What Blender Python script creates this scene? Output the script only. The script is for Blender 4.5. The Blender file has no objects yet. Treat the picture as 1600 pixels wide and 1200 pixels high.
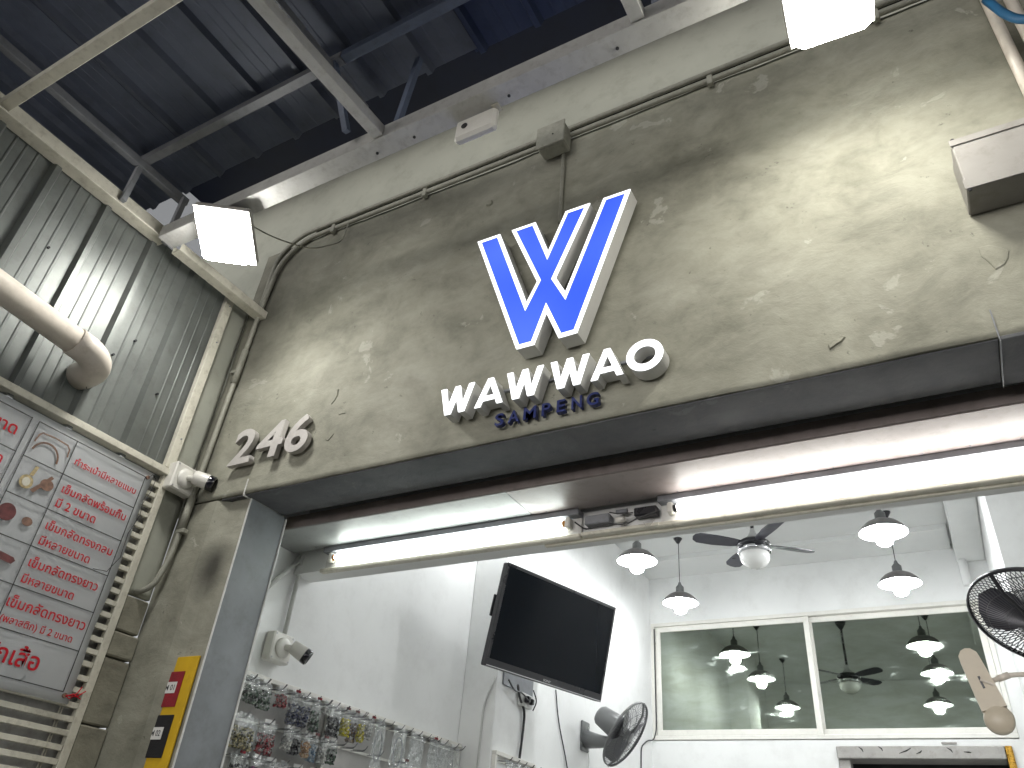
import bpy, bmesh, math, random
from mathutils import Vector, Matrix, noise

random.seed(7)
S = bpy.context.scene
C = S.collection

# ------------------------------------------------------------------ camera
CAM = Vector((0.0, -2.0, 1.6))
right = Vector((0.87007414, 0.48640941, 0.07985533))
fwd = Vector((-0.44488749, 0.70515942, 0.55210987))
up = Vector((0.2122407, -0.51590316, 0.82993844))
cd = bpy.data.cameras.new('camera')
cam = bpy.data.objects.new('camera', cd)
C.objects.link(cam)
cam.matrix_world = Matrix(((right.x, up.x, -fwd.x, CAM.x), (right.y, up.y, -fwd.y, CAM.y), (right.z, up.z, -fwd.z, CAM.z), (0, 0, 0, 1)))
cd.sensor_width = 36.0
cd.lens = 1198.618 / 1600 * 36.0
cd.clip_start = 0.02
cd.clip_end = 400
S.camera = cam

# ------------------------------------------------------------------ night sky, exposure
W = bpy.data.worlds.new('World')
S.world = W
W.use_nodes = True
wn = W.node_tree.nodes
sky = wn.new('ShaderNodeTexSky')
sky.sky_type = 'NISHITA'
sky.sun_disc = False
sky.sun_elevation = math.radians(7.0)
sky.sun_rotation = math.radians(190)
hs = wn.new('ShaderNodeHueSaturation')          # city glow: a nearly grey sky, raised as fill for unseen street lamps
hs.inputs['Saturation'].default_value = 0.10
W.node_tree.links.new(sky.outputs[0], hs.inputs['Color'])
W.node_tree.links.new(hs.outputs[0], wn['Background'].inputs['Color'])
wn['Background'].inputs['Strength'].default_value = 0.10
S.view_settings.view_transform = 'Standard'
S.view_settings.look = 'None'
S.view_settings.gamma = 1
S.view_settings.exposure = 1.02
S.view_settings.use_curve_mapping = False
S.cycles.use_denoising = True
S.cycles.max_bounces = 8
S.cycles.diffuse_bounces = 5
S.cycles.transparent_max_bounces = 12
S.cycles.caustics_reflective = False
S.cycles.caustics_refractive = False
S.cycles.sample_clamp_indirect = 6

FLOOD = 37.0
BULB = 72.0
TUBE = 10.5
SIGN_W = 0.8

# ------------------------------------------------------------------ materials
def nodes(m):
    m.use_nodes = True
    t = m.node_tree
    return t, t.nodes['Principled BSDF']

def N(t, kind, **kw):
    n = t.nodes.new(kind)
    for k, v in kw.items():
        if k in n.inputs:
            n.inputs[k].default_value = v
        else:
            setattr(n, k, v)
    return n

def ramp(t, src, stops):
    r = t.nodes.new('ShaderNodeValToRGB')
    el = r.color_ramp.elements
    while len(el) < len(stops):
        el.new(0.5)
    for e, (p, c) in zip(el, stops):
        e.position = p
        e.color = (*c, 1) if len(c) == 3 else c
    t.links.new(src, r.inputs[0])
    return r

def g3(v):
    return (v, v, v)

MATS = {}
def M(name, col, rough=0.6, metal=0.0, var=0.2, scale=5.0, bump=0.1, bscale=60.0, spec=0.5, dirt=0.0, coat=0.0):
    """plain painted / plastic / metal surface with uneven tone, fine grain and optional grime"""
    m = bpy.data.materials.new(name)
    MATS[name] = m
    t, p = nodes(m)
    co = t.nodes.new('ShaderNodeNewGeometry')
    pos = co.outputs['Position']
    n1 = N(t, 'ShaderNodeTexNoise', Scale=scale, Detail=6.0, Roughness=0.6)
    t.links.new(pos, n1.inputs['Vector'])
    lo = tuple(c * (1 - var) for c in col)
    hi = tuple(min(1, c * (1 + var * 0.7)) for c in col)
    r = ramp(t, n1.outputs['Fac'], [(0.3, lo), (0.7, hi)])
    out = r.outputs[0]
    if dirt:
        n3 = N(t, 'ShaderNodeTexNoise', Scale=scale * 3.1, Detail=8.0, Roughness=0.7)
        t.links.new(pos, n3.inputs['Vector'])
        r3 = ramp(t, n3.outputs['Fac'], [(0.5, g3(0)), (0.72, g3(dirt))])
        mx = N(t, 'ShaderNodeMix', data_type='RGBA')
        t.links.new(r3.outputs[0], mx.inputs['Factor'])
        t.links.new(out, mx.inputs['A'])
        mx.inputs['B'].default_value = (col[0] * .32, col[1] * .29, col[2] * .24, 1)
        out = mx.outputs['Result']
    t.links.new(out, p.inputs['Base Color'])
    p.inputs['Metallic'].default_value = metal
    p.inputs['Specular IOR Level'].default_value = spec
    p.inputs['Coat Weight'].default_value = coat
    rr = ramp(t, n1.outputs['Fac'], [(0.25, g3(max(0, rough - .1))), (0.75, g3(min(1, rough + .1)))])
    t.links.new(rr.outputs[0], p.inputs['Roughness'])
    if bump:
        n2 = N(t, 'ShaderNodeTexNoise', Scale=bscale, Detail=4.0)
        t.links.new(pos, n2.inputs['Vector'])
        b = N(t, 'ShaderNodeBump', Strength=bump, Distance=0.004)
        t.links.new(n2.outputs['Fac'], b.inputs['Height'])
        t.links.new(b.outputs[0], p.inputs['Normal'])
    return m

def emat(name, col, strength):
    m = bpy.data.materials.new(name)
    MATS[name] = m
    t, p = nodes(m)
    p.inputs['Base Color'].default_value = (*[min(.8, c) for c in col], 1)
    p.inputs['Emission Color'].default_value = (*col, 1)
    p.inputs['Emission Strength'].default_value = strength
    p.inputs['Roughness'].default_value = 0.4
    return m

def concrete(name, dark, mid, light, k=1.0, stains_shade=()):
    """hand-trowelled cement render: cloudy tone, sweeping trowel marks, pale flakes, dark pits, smudges and painted shade"""
    m = bpy.data.materials.new(name)
    MATS[name] = m
    t, p = nodes(m)
    L = t.links.new
    co = t.nodes.new('ShaderNodeNewGeometry')
    pos = co.outputs['Position']
    warp = N(t, 'ShaderNodeTexNoise', Scale=2.3 * k, Detail=3.0)
    L(pos, warp.inputs['Vector'])
    sc = N(t, 'ShaderNodeVectorMath', operation='SCALE')
    L(warp.outputs['Color'], sc.inputs[0])
    sc.inputs['Scale'].default_value = 0.16
    ad = N(t, 'ShaderNodeVectorMath', operation='ADD')
    L(pos, ad.inputs[0]); L(sc.outputs[0], ad.inputs[1])
    v = ad.outputs[0]
    n1 = N(t, 'ShaderNodeTexNoise', Scale=2.1 * k, Detail=9.0, Roughness=0.68)
    L(v, n1.inputs['Vector'])
    r1 = ramp(t, n1.outputs['Fac'], [(0.3, dark), (0.5, mid), (0.72, light)])
    # trowel sweeps
    mp = N(t, 'ShaderNodeMapping')
    mp.inputs['Rotation'].default_value = (0.2, 0.5, 0.3)
    mp.inputs['Scale'].default_value = (2.0, 2.0, 3.4)
    L(v, mp.inputs['Vector'])
    n2 = N(t, 'ShaderNodeTexNoise', Scale=3.4 * k, Detail=9.0, Roughness=0.66, Distortion=0.25)
    L(mp.outputs[0], n2.inputs['Vector'])
    r2 = ramp(t, n2.outputs['Fac'], [(0.32, g3(0.70)), (0.5, g3(0.95)), (0.7, g3(1.14))])
    mul = N(t, 'ShaderNodeMix', data_type='RGBA', blend_type='MULTIPLY')
    mul.inputs['Factor'].default_value = 0.75
    L(r1.outputs[0], mul.inputs['A']); L(r2.outputs[0], mul.inputs['B'])
    # pale flakes of fresher render with crisp edges
    n3 = N(t, 'ShaderNodeTexNoise', Scale=6.5 * k, Detail=5.0, Roughness=0.6, Distortion=0.3)
    L(v, n3.inputs['Vector'])
    r3 = ramp(t, n3.outputs['Fac'], [(0.66, g3(0)), (0.69, g3(1)), (0.78, g3(0.6))])
    mx = N(t, 'ShaderNodeMix', data_type='RGBA')
    sc3 = N(t, 'ShaderNodeMath', operation='MULTIPLY')
    L(r3.outputs[0], sc3.inputs[0]); sc3.inputs[1].default_value = 0.5
    L(sc3.outputs[0], mx.inputs['Factor']); L(mul.outputs['Result'], mx.inputs['A'])
    mx.inputs['B'].default_value = (light[0] * 1.25, light[1] * 1.25, light[2] * 1.3, 1)
    # pits and hairline dark marks
    n4 = N(t, 'ShaderNodeTexNoise', Scale=23 * k, Detail=6.0, Roughness=0.75)
    L(v, n4.inputs['Vector'])
    r4 = ramp(t, n4.outputs['Fac'], [(0.29, g3(0.3)), (0.36, g3(1))])
    mu2 = N(t, 'ShaderNodeMix', data_type='RGBA', blend_type='MULTIPLY')
    mu2.inputs['Factor'].default_value = 0.8
    L(mx.outputs['Result'], mu2.inputs['A']); L(r4.outputs[0], mu2.inputs['B'])
    out = mu2.outputs['Result']
    for (c, rad, amt) in stains_shade:      # soot, a darker left corner, and flood cut-off shade painted under the conduits
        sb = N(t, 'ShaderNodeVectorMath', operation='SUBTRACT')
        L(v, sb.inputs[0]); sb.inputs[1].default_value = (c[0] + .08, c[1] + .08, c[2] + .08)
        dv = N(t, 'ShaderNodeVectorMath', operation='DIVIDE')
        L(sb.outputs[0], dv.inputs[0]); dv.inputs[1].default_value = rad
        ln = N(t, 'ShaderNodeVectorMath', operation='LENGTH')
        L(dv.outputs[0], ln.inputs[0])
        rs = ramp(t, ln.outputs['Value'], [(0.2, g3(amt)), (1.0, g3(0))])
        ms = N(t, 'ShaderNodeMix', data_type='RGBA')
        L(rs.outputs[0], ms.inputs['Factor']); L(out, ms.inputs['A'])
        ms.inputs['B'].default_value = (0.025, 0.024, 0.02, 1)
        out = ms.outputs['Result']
    L(out, p.inputs['Base Color'])
    p.inputs['Roughness'].default_value = 0.8
    p.inputs['Specular IOR Level'].default_value = 0.35
    # relief
    a1 = N(t, 'ShaderNodeMath', operation='MULTIPLY_ADD')
    L(r3.outputs[0], a1.inputs[0]); a1.inputs[1].default_value = 0.10; L(n2.outputs['Fac'], a1.inputs[2])
    a2 = N(t, 'ShaderNodeMath', operation='MULTIPLY_ADD')
    L(n4.outputs['Fac'], a2.inputs[0]); a2.inputs[1].default_value = 0.35; L(a1.outputs[0], a2.inputs[2])
    b = N(t, 'ShaderNodeBump', Strength=0.45, Distance=0.012)
    L(a2.outputs[0], b.inputs['Height']); L(b.outputs[0], p.inputs['Normal'])
    return m

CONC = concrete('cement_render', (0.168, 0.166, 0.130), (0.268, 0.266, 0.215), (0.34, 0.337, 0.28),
                stains_shade=(((-2.80, 0.0, 3.95), (0.28, 0.3, 0.75), 0.5), ((-1.9, 0.0, 4.40), (1.1, 0.3, 0.20), 0.42), ((-2.66, 0.02, 2.62), (0.10, 0.3, 0.16), 0.85), ((-2.88, 0.0, 3.2), (0.09, 0.2, 0.6), 0.55), ((-2.55, 0.0, 3.15), (0.22, 0.2, 0.10), 0.35)))  # wide entry just below the conduits paints the floodlight cut-off shade
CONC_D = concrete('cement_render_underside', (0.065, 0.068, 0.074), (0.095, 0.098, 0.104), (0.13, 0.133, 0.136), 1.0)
CONC_B = concrete('raw_cement_block', (0.2, 0.19, 0.15), (0.29, 0.28, 0.22), (0.37, 0.36, 0.29), 1.6)
PAINTWALL = M('old_green_grey_paint', (0.40, 0.41, 0.35), 0.75, var=0.12, scale=2.5, bump=0.15, bscale=35, dirt=0.3)
REVEAL = M('smooth_blue_grey_reveal', (0.16, 0.172, 0.182), 0.5, var=0.25, scale=4, bump=0.08, bscale=20, dirt=0.3)
WHITEWALL = M('white_wall_paint', (0.77, 0.78, 0.77), 0.7, var=0.07, scale=1.4, bump=0.2, bscale=12, dirt=0.13)
CEILP = M('ceiling_paint', (0.72, 0.73, 0.72), 0.75, var=0.06, scale=1.1, bump=0.1, bscale=14, dirt=0.06)
CREAM = M('cream_painted_steel', (0.62, 0.60, 0.51), 0.45, var=0.12, scale=9, bump=0.1, dirt=0.45)
STEELP = M('grey_white_painted_steel', (0.58, 0.58, 0.56), 0.5, var=0.12, scale=9, bump=0.1, dirt=0.35)
DARKSTEEL = M('dark_blue_painted_steel', (0.12, 0.15, 0.22), 0.5, var=0.2, scale=9, bump=0.1, dirt=0.3)
GREYSTEEL = M('dull_grey_steel', (0.23, 0.24, 0.26), 0.5, var=0.2, scale=9, bump=0.1, dirt=0.3)
PVC = M('cream_pvc', (0.62, 0.57, 0.50), 0.32, var=0.08, scale=7, bump=0.03, dirt=0.22)
PVCG = M('paint_spattered_conduit', (0.28, 0.28, 0.235), 0.6, var=0.2, scale=14, bump=0.2, dirt=0.35)
PVCW = M('white_conduit', (0.62, 0.63, 0.61), 0.5, var=0.1, scale=14, bump=0.05, dirt=0.25)
WPLAST = M('white_plastic', (0.72, 0.71, 0.66), 0.35, var=0.05, scale=9, bump=0.0, dirt=0.12)
BPLAST = M('black_plastic', (0.018, 0.018, 0.022), 0.3, var=0.2, bump=0.0)
BGLASS = M('black_lens_glass', (0.006, 0.006, 0.012), 0.06, var=0.1, bump=0.0, coat=1.0)
RUBBER = M('black_cable', (0.025, 0.025, 0.028), 0.5, var=0.2, bump=0.0)
ALU = M('grey_aluminium', (0.50, 0.50, 0.50), 0.4, metal=0.6, var=0.08, scale=12, bump=0.04)
DIGIT = M('grey_cast_digit', (0.47, 0.45, 0.43), 0.45, metal=0.1, var=0.08, scale=14, bump=0.05, dirt=0.15)
RETURN = M('white_sign_return', (0.62, 0.62, 0.60), 0.4, var=0.05, scale=9, bump=0.0, dirt=0.08)
NAVY = M('navy_acrylic', (0.012, 0.022, 0.12), 0.3, var=0.15, bump=0.0)
BROWNST = M('brown_steel_box', (0.25, 0.215, 0.205), 0.42, var=0.15, scale=6, bump=0.05, dirt=0.35)
PANELG = M('grey_shutter_panel', (0.27, 0.28, 0.275), 0.42, var=0.1, scale=6, bump=0.05, dirt=0.3)
DULLBOX = M('dull_grey_box_paint', (0.26, 0.25, 0.235), 0.6, var=0.12, scale=6, bump=0.08, dirt=0.3)
GREYBOX = M('pale_grey_steel_box', (0.40, 0.39, 0.37), 0.42, var=0.1, scale=6, bump=0.05, dirt=0.2)
SHADE = M('grey_enamel_shade', (0.16, 0.15, 0.15), 0.35, metal=0.3, var=0.1, bump=0.0)
SHADEIN = M('white_enamel_inside', (0.42, 0.42, 0.42), 0.4, var=0.03, bump=0.0)
BLADE = M('dark_fan_blade', (0.04, 0.04, 0.055), 0.35, var=0.2, scale=8, bump=0.03)
CHROME = M('polished_chrome', (0.6, 0.6, 0.62), 0.12, metal=1.0, var=0.05, bump=0.0)
OPAL = M('opal_glass_off', (0.72, 0.72, 0.7), 0.25, var=0.03, bump=0.0)
FANGREY = M('grey_fan_plastic', (0.13, 0.135, 0.135), 0.38, var=0.1, scale=8, bump=0.0)
WIRE = M('fan_wire', (0.10, 0.10, 0.11), 0.35, metal=0.6, var=0.1, bump=0.0)
BANNER = M('white_vinyl', (0.78, 0.80, 0.82), 0.42, var=0.06, scale=4, bump=0.25, bscale=9)
RED = M('red_print', (0.50, 0.018, 0.030), 0.7, var=0.1, bump=0.0, spec=0.1)
BLACKP = M('dark_print', (0.03, 0.03, 0.035), 0.5, var=0.1, bump=0.0)
BROWNP = M('brown_photo_print', (0.20, 0.11, 0.075), 0.5, var=0.5, scale=70, bump=0.0)
GOLDP = M('gold_photo_print', (0.42, 0.33, 0.17), 0.5, var=0.6, scale=70, bump=0.0)
MAROONP = M('maroon_photo_print', (0.13, 0.03, 0.03), 0.4, var=0.5, scale=50, bump=0.0)
YELLOW = M('yellow_foam_board', (0.58, 0.36, 0.006), 0.6, var=0.15, scale=7, bump=0.08, dirt=0.25)
REDFELT = M('red_velcro', (0.24, 0.012, 0.02), 0.9, var=0.3, scale=30, bump=0.4, bscale=200)
BLACKFELT = M('black_velcro', (0.010, 0.010, 0.012), 0.9, var=0.3, scale=30, bump=0.4, bscale=200)
PAPER = M('paper_label', (0.66, 0.66, 0.64), 0.6, var=0.04, bump=0.0)
FROST = M('grubby_frosted_pane', (0.42, 0.42, 0.41), 0.5, var=0.35, scale=9, bump=0.05, dirt=0.3)
BEIGE = M('beige_plastic', (0.52, 0.46, 0.36), 0.4, var=0.08, scale=9, bump=0.0, dirt=0.1)
GREYPL = M('grey_lintel_plaster', (0.36, 0.35, 0.33), 0.8, var=0.15, scale=6, bump=0.3, bscale=25, dirt=0.35)
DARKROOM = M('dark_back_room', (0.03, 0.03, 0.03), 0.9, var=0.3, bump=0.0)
AMBER = M('amber_gilt', (0.48, 0.27, 0.03), 0.3, metal=0.4, var=0.4, scale=60, bump=0.3, bscale=90)
ASPH = M('asphalt', (0.05, 0.05, 0.052), 0.9, var=0.3, scale=3, bump=0.5, bscale=120)
PAVE = M('pavement_concrete', (0.24, 0.235, 0.22), 0.85, var=0.2, scale=3, bump=0.3, bscale=60, dirt=0.3)
TILE = M('white_floor_tile', (0.60, 0.60, 0.58), 0.25, var=0.06, scale=3, bump=0.0, dirt=0.1)
ORANGE = M('orange_lamp_cap', (0.55, 0.24, 0.04), 0.5, var=0.1, bump=0.0)
BLUEPL = M('blue_tarpaulin', (0.02, 0.12, 0.26), 0.5, var=0.3, scale=9, bump=0.2)
COBW = M('cobweb_dust', (0.35, 0.34, 0.32), 0.9, var=0.3, bump=0.0)

def metal_sheet(name, col, rough, metal):
    m = M(name, col, rough, metal=metal, var=0.18, scale=3.5, bump=0.12, bscale=8, dirt=0.25)
    return m
SHEETW = metal_sheet('galvanised_wall_sheet', (0.30, 0.32, 0.305), 0.42, 0.4)
SHEETG = metal_sheet('grey_roof_sheet', (0.17, 0.19, 0.24), 0.5, 0.2)
GAP_COVER = metal_sheet('navy_gap_cover', (0.018, 0.025, 0.06), 0.5, 0.1)
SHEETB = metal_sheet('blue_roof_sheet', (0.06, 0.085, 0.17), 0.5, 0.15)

FLOODM = emat('flood_glass_lit', (1.0, 0.97, 0.88), FLOOD)
FLOODM2 = emat('flood_glass_lit_cool', (1.0, 0.98, 0.93), FLOOD * 1.35)
BULBM = emat('bulb_lit', (0.97, 0.99, 1.0), BULB)
TUBEM = emat('fluorescent_lit', (0.92, 1.0, 0.96), TUBE)
TUBEM2 = emat('fluorescent_lit_warm', (1.0, 0.97, 0.93), TUBE * 1.15)
SIGNW = emat('sign_face_white_lit', (0.95, 0.97, 1.0), SIGN_W)

def sign_blue():
    m = bpy.data.materials.new('sign_face_blue_lit')
    t, p = nodes(m)
    g = t.nodes.new('ShaderNodeNewGeometry')
    n = N(t, 'ShaderNodeTexNoise', Scale=2.2, Detail=1.0)
    t.links.new(g.outputs['Position'], n.inputs['Vector'])
    r = ramp(t, n.outputs['Fac'], [(0.3, (0.022, 0.075, 0.70)), (0.7, (0.085, 0.17, 0.80))])
    t.links.new(r.outputs[0], p.inputs['Emission Color'])
    p.inputs['Emission Strength'].default_value = 0.48
    p.inputs['Base Color'].default_value = (0.02, 0.06, 0.5, 1)
    p.inputs['Roughness'].default_value = 0.35
    return m
SIGNB = sign_blue()

def tinted_glass():
    """half-silvered dark glass: a dim greenish mirror, smeared by wiping"""
    m = bpy.data.materials.new('tinted_window_glass')
    t, p = nodes(m)
    g = t.nodes.new('ShaderNodeNewGeometry')
    mp = N(t, 'ShaderNodeMapping')
    mp.inputs['Rotation'].default_value = (0, 0.6, 0)
    mp.inputs['Scale'].default_value = (1, 1, 3)
    t.links.new(g.outputs['Position'], mp.inputs['Vector'])
    n = N(t, 'ShaderNodeTexNoise', Scale=3.2, Detail=5.0, Roughness=0.6, Distortion=0.4)
    t.links.new(mp.outputs[0], n.inputs['Vector'])
    c = ramp(t, n.outputs['Fac'], [(0.35, (0.24, 0.27, 0.22)), (0.7, (0.31, 0.35, 0.31))])
    t.links.new(c.outputs[0], p.inputs['Base Color'])
    p.inputs['Metallic'].default_value = 1.0
    r = ramp(t, n.outputs['Fac'], [(0.50, g3(0.02)), (0.60, g3(0.06)), (0.70, g3(0.25))])
    t.links.new(r.outputs[0], p.inputs['Roughness'])
    return m
GLASS = tinted_glass()

def screen_mat():
    m = bpy.data.materials.new('television_screen')
    t, p = nodes(m)
    p.inputs['Base Color'].default_value = (0.003, 0.005, 0.008, 1)
    p.inputs['Roughness'].default_value = 0.12
    p.inputs['Specular IOR Level'].default_value = 0.12
    return m
SCREEN = screen_mat()

def film_mat():
    m = bpy.data.materials.new('clear_plastic_film')
    m.use_nodes = True
    t = m.node_tree
    t.nodes.clear()
    o = t.nodes.new('ShaderNodeOutputMaterial')
    tr = t.nodes.new('ShaderNodeBsdfTransparent')
    tr.inputs[0].default_value = (0.93, 0.95, 0.95, 1)
    gl = t.nodes.new('ShaderNodeBsdfGlossy')
    gl.inputs['Roughness'].default_value = 0.16
    df = t.nodes.new('ShaderNodeBsdfDiffuse')
    df.inputs[0].default_value = (0.75, 0.78, 0.78, 1)
    mx0 = t.nodes.new('ShaderNodeMixShader'); mx0.inputs[0].default_value = 0.35
    t.links.new(gl.outputs[0], mx0.inputs[1]); t.links.new(df.outputs[0], mx0.inputs[2])
    fr = t.nodes.new('ShaderNodeTexNoise'); fr.inputs['Scale'].default_value = 60; fr.inputs['Detail'].default_value = 4
    g = t.nodes.new('ShaderNodeNewGeometry')
    t.links.new(g.outputs['Position'], fr.inputs['Vector'])
    r = ramp(t, fr.outputs['Fac'], [(0.4, g3(0.06)), (0.72, g3(0.5))])
    mx = t.nodes.new('ShaderNodeMixShader')
    t.links.new(r.outputs[0], mx.inputs[0])
    t.links.new(tr.outputs[0], mx.inputs[1]); t.links.new(mx0.outputs[0], mx.inputs[2])
    b = N(t, 'ShaderNodeBump', Strength=0.9, Distance=0.01)
    t.links.new(fr.outputs['Fac'], b.inputs['Height'])
    t.links.new(b.outputs[0], gl.inputs['Normal'])
    t.links.new(mx.outputs[0], o.inputs[0])
    return m
FILM = film_mat()

# ------------------------------------------------------------------ mesh helpers
class MB:
    def __init__(s):
        s.b = bmesh.new()
    def box(s, a, b, bev=0.0, rot=None, piv=None):
        a = Vector(a); b = Vector(b)
        c = (a + b) / 2
        d = b - a
        r = bmesh.ops.create_cube(s.b, size=1.0)
        vs = r['verts']
        for v in vs:
            v.co = Vector((v.co.x * d.x, v.co.y * d.y, v.co.z * d.z))
        if bev:
            es = list({e for v in vs for e in v.link_edges})
            q = bmesh.ops.bevel(s.b, geom=es, offset=bev, segments=1, affect='EDGES', profile=0.5)
            vs = list({v for f in q['faces'] for v in f.verts} | {v for v in vs if v.is_valid})
        for v in vs:
            v.co += c
        if rot is not None:
            pv = Vector(piv) if piv is not None else c
            for v in vs:
                v.co = rot @ (v.co - pv) + pv
        return s
    def tube(s, path, r, seg=10, cap=True):
        P = [Vector(p) for p in path]
        rs = r if isinstance(r, (list, tuple)) else [r] * len(P)
        rings = []
        prev = None
        for i, p in enumerate(P):
            if i == 0: d = P[1] - P[0]
            elif i == len(P) - 1: d = P[-1] - P[-2]
            else: d = (P[i + 1] - P[i]).normalized() + (P[i] - P[i - 1]).normalized()
            d.normalize()
            if prev is None:
                u = d.orthogonal().normalized()
            else:
                u = (prev - d * prev.dot(d)).normalized()
            prev = u
            w = d.cross(u)
            rings.append([s.b.verts.new(p + (u * math.cos(2 * math.pi * k / seg) + w * math.sin(2 * math.pi * k / seg)) * rs[i]) for k in range(seg)])
        for a, b in zip(rings, rings[1:]):
            for k in range(seg):
                f = s.b.faces.new((a[k], a[(k + 1) % seg], b[(k + 1) % seg], b[k]))
                f.smooth = seg > 6
        if cap:
            s.b.faces.new(list(reversed(rings[0]))); s.b.faces.new(rings[-1])
        return s
    def lathe(s, prof, seg=32, M4=None, smooth=True):
        """prof: list of (r, z) turned about the z axis"""
        rings = []
        for (r, z) in prof:
            if r < 1e-6:
                rings.append([s.b.verts.new((0, 0, z))])
            else:
                rings.append([s.b.verts.new((r * math.cos(2 * math.pi * k / seg), r * math.sin(2 * math.pi * k / seg), z)) for k in range(seg)])
        for a, b in zip(rings, rings[1:]):
            for k in range(seg):
                k2 = (k + 1) % seg
                if len(a) == 1 and len(b) == 1: continue
                if len(a) == 1: f = s.b.faces.new((a[0], b[k2], b[k]))
                elif len(b) == 1: f = s.b.faces.new((a[k], a[k2], b[0]))
                else: f = s.b.faces.new((a[k], a[k2], b[k2], b[k]))
                f.smooth = smooth
        if M4 is not None:
            for rg in rings:
                for v in rg: v.co = M4 @ v.co
        return s
    def prism(s, poly, f0, f1, caps=(True, True)):
        """poly: 2-D points; f0, f1 map a point to 3-D at each end"""
        a = [s.b.verts.new(f0(*p)) for p in poly]
        b = [s.b.verts.new(f1(*p)) for p in poly]
        n = len(poly)
        for k in range(n):
            s.b.faces.new((a[k], a[(k + 1) % n], b[(k + 1) % n], b[k]))
        fs = []
        if caps[0]: fs.append(s.b.faces.new(a))
        if caps[1]: fs.append(s.b.faces.new(list(reversed(b))))
        if n > 4:
            for f in fs: f.normal_update()
            bmesh.ops.triangulate(s.b, faces=fs, ngon_method='EAR_CLIP')
        return s
    def face(s, pts):
        s.b.faces.new([s.b.verts.new(p) for p in pts]); return s
    def ball(s, c, r, u=12, v=8, sc=(1, 1, 1)):
        q = bmesh.ops.create_uvsphere(s.b, u_segments=u, v_segments=v, radius=r)
        for vv in q['verts']:
            vv.co = Vector((vv.co.x * sc[0], vv.co.y * sc[1], vv.co.z * sc[2])) + Vector(c)
            for f in vv.link_faces: f.smooth = True
        return s
    def data(s, name, off=(0, 0, 0)):
        bmesh.ops.recalc_face_normals(s.b, faces=s.b.faces)
        off = Vector(off)
        for v in s.b.verts: v.co -= off
        me = bpy.data.meshes.new(name)
        s.b.to_mesh(me); s.b.free()
        return me

def thing(name, label, cat, loc=(0, 0, 0), group=None, mat=None):
    o = bpy.data.objects.new(name, None)
    C.objects.link(o)
    o.empty_display_size = 0.05
    o.location = loc
    if mat is not None: o.matrix_world = mat
    o['label'] = label; o['category'] = cat
    if group: o['group'] = group
    return o

LOCAL = set()
def part(name, mb, m, parent=None, label=None, local=False, kind=None):
    """local=True: the mesh is already in the thing's own coordinates"""
    off = (0, 0, 0)
    if parent is not None and not local:
        root = parent
        while root.parent: root = root.parent
        off = root.location
    me = mb.data(name, off) if isinstance(mb, MB) else mb
    me.materials.clear(); me.materials.append(m)
    o = bpy.data.objects.new(name, me)
    C.objects.link(o)
    if parent is not None: o.parent = parent
    if label: o['label'] = label
    if kind: o['kind'] = kind
    return o

def single(name, mb, m, label, cat, group=None, loc=None):
    if loc is None:
        mb.b.verts.ensure_lookup_table()
        n = len(mb.b.verts)
        c = sum((v.co for v in mb.b.verts), Vector()) / n
        loc = Vector((c.x, c.y, min(v.co.z for v in mb.b.verts)))
    me = mb.data(name, loc)
    me.materials.append(m)
    o = bpy.data.objects.new(name, me)
    C.objects.link(o)
    o.location = loc
    o['label'] = label; o['category'] = cat
    if group: o['group'] = group
    return o

def struct(name, mb, m):
    me = mb.data(name); me.materials.append(m)
    o = bpy.data.objects.new(name, me); C.objects.link(o); o['kind'] = 'structure'
    return o

def copy_tree(o, parent=None):
    c = o.copy(); C.objects.link(c)
    c.parent = parent
    for ch in list(o.children): copy_tree(ch, c)
    return c

def text_mesh(s, thick=0.0, bold=0.0):
    """outline of a printed or cut-out word, unit-high, as (list of verts, faces)"""
    cu = bpy.data.curves.new('text', 'FONT')
    cu.body = s; cu.size = 1.0; cu.offset = bold; cu.extrude = thick / 2; cu.resolution_u = 5
    o = bpy.data.objects.new('text', cu)
    C.objects.link(o)
    dg = bpy.context.evaluated_depsgraph_get()
    me = bpy.data.meshes.new_from_object(o.evaluated_get(dg))
    C.objects.unlink(o); bpy.data.objects.remove(o); bpy.data.curves.remove(cu)
    return me

def place_text(me, x0, x1, base, top, fn):
    """fit the word in x0..x1 with its base line and (optional) cap height, then map (u, v, w) by fn"""
    xs = [v.co.x for v in me.vertices]; ys = [v.co.y for v in me.vertices]
    a, b = min(xs), max(xs)
    kx = (x1 - x0) / (b - a)
    ky = kx if top is None else (top - base) / max(ys)
    for v in me.vertices:
        v.co = fn(x0 + (v.co.x - a) * kx, base + v.co.y * ky, v.co.z)
    return me

def offset_poly(P, d):
    """inset a simple polygon by d with mitred corners (P counter-clockwise)"""
    n = len(P); out = []
    for i in range(n):
        p0, p1, p2 = Vector(P[i - 1]), Vector(P[i]), Vector(P[(i + 1) % n])
        a = (p1 - p0).normalized(); b = (p2 - p1).normalized()
        na = Vector((-a.y, a.x)); nb = Vector((-b.y, b.x))
        m = (na + nb)
        m = m / max(0.25, m.length_squared) * 2
        out.append(tuple(p1 + m * d))
    return out

def area2(P):
    return sum(P[i - 1][0] * P[i][1] - P[i][0] * P[i - 1][1] for i in range(len(P))) / 2

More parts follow.
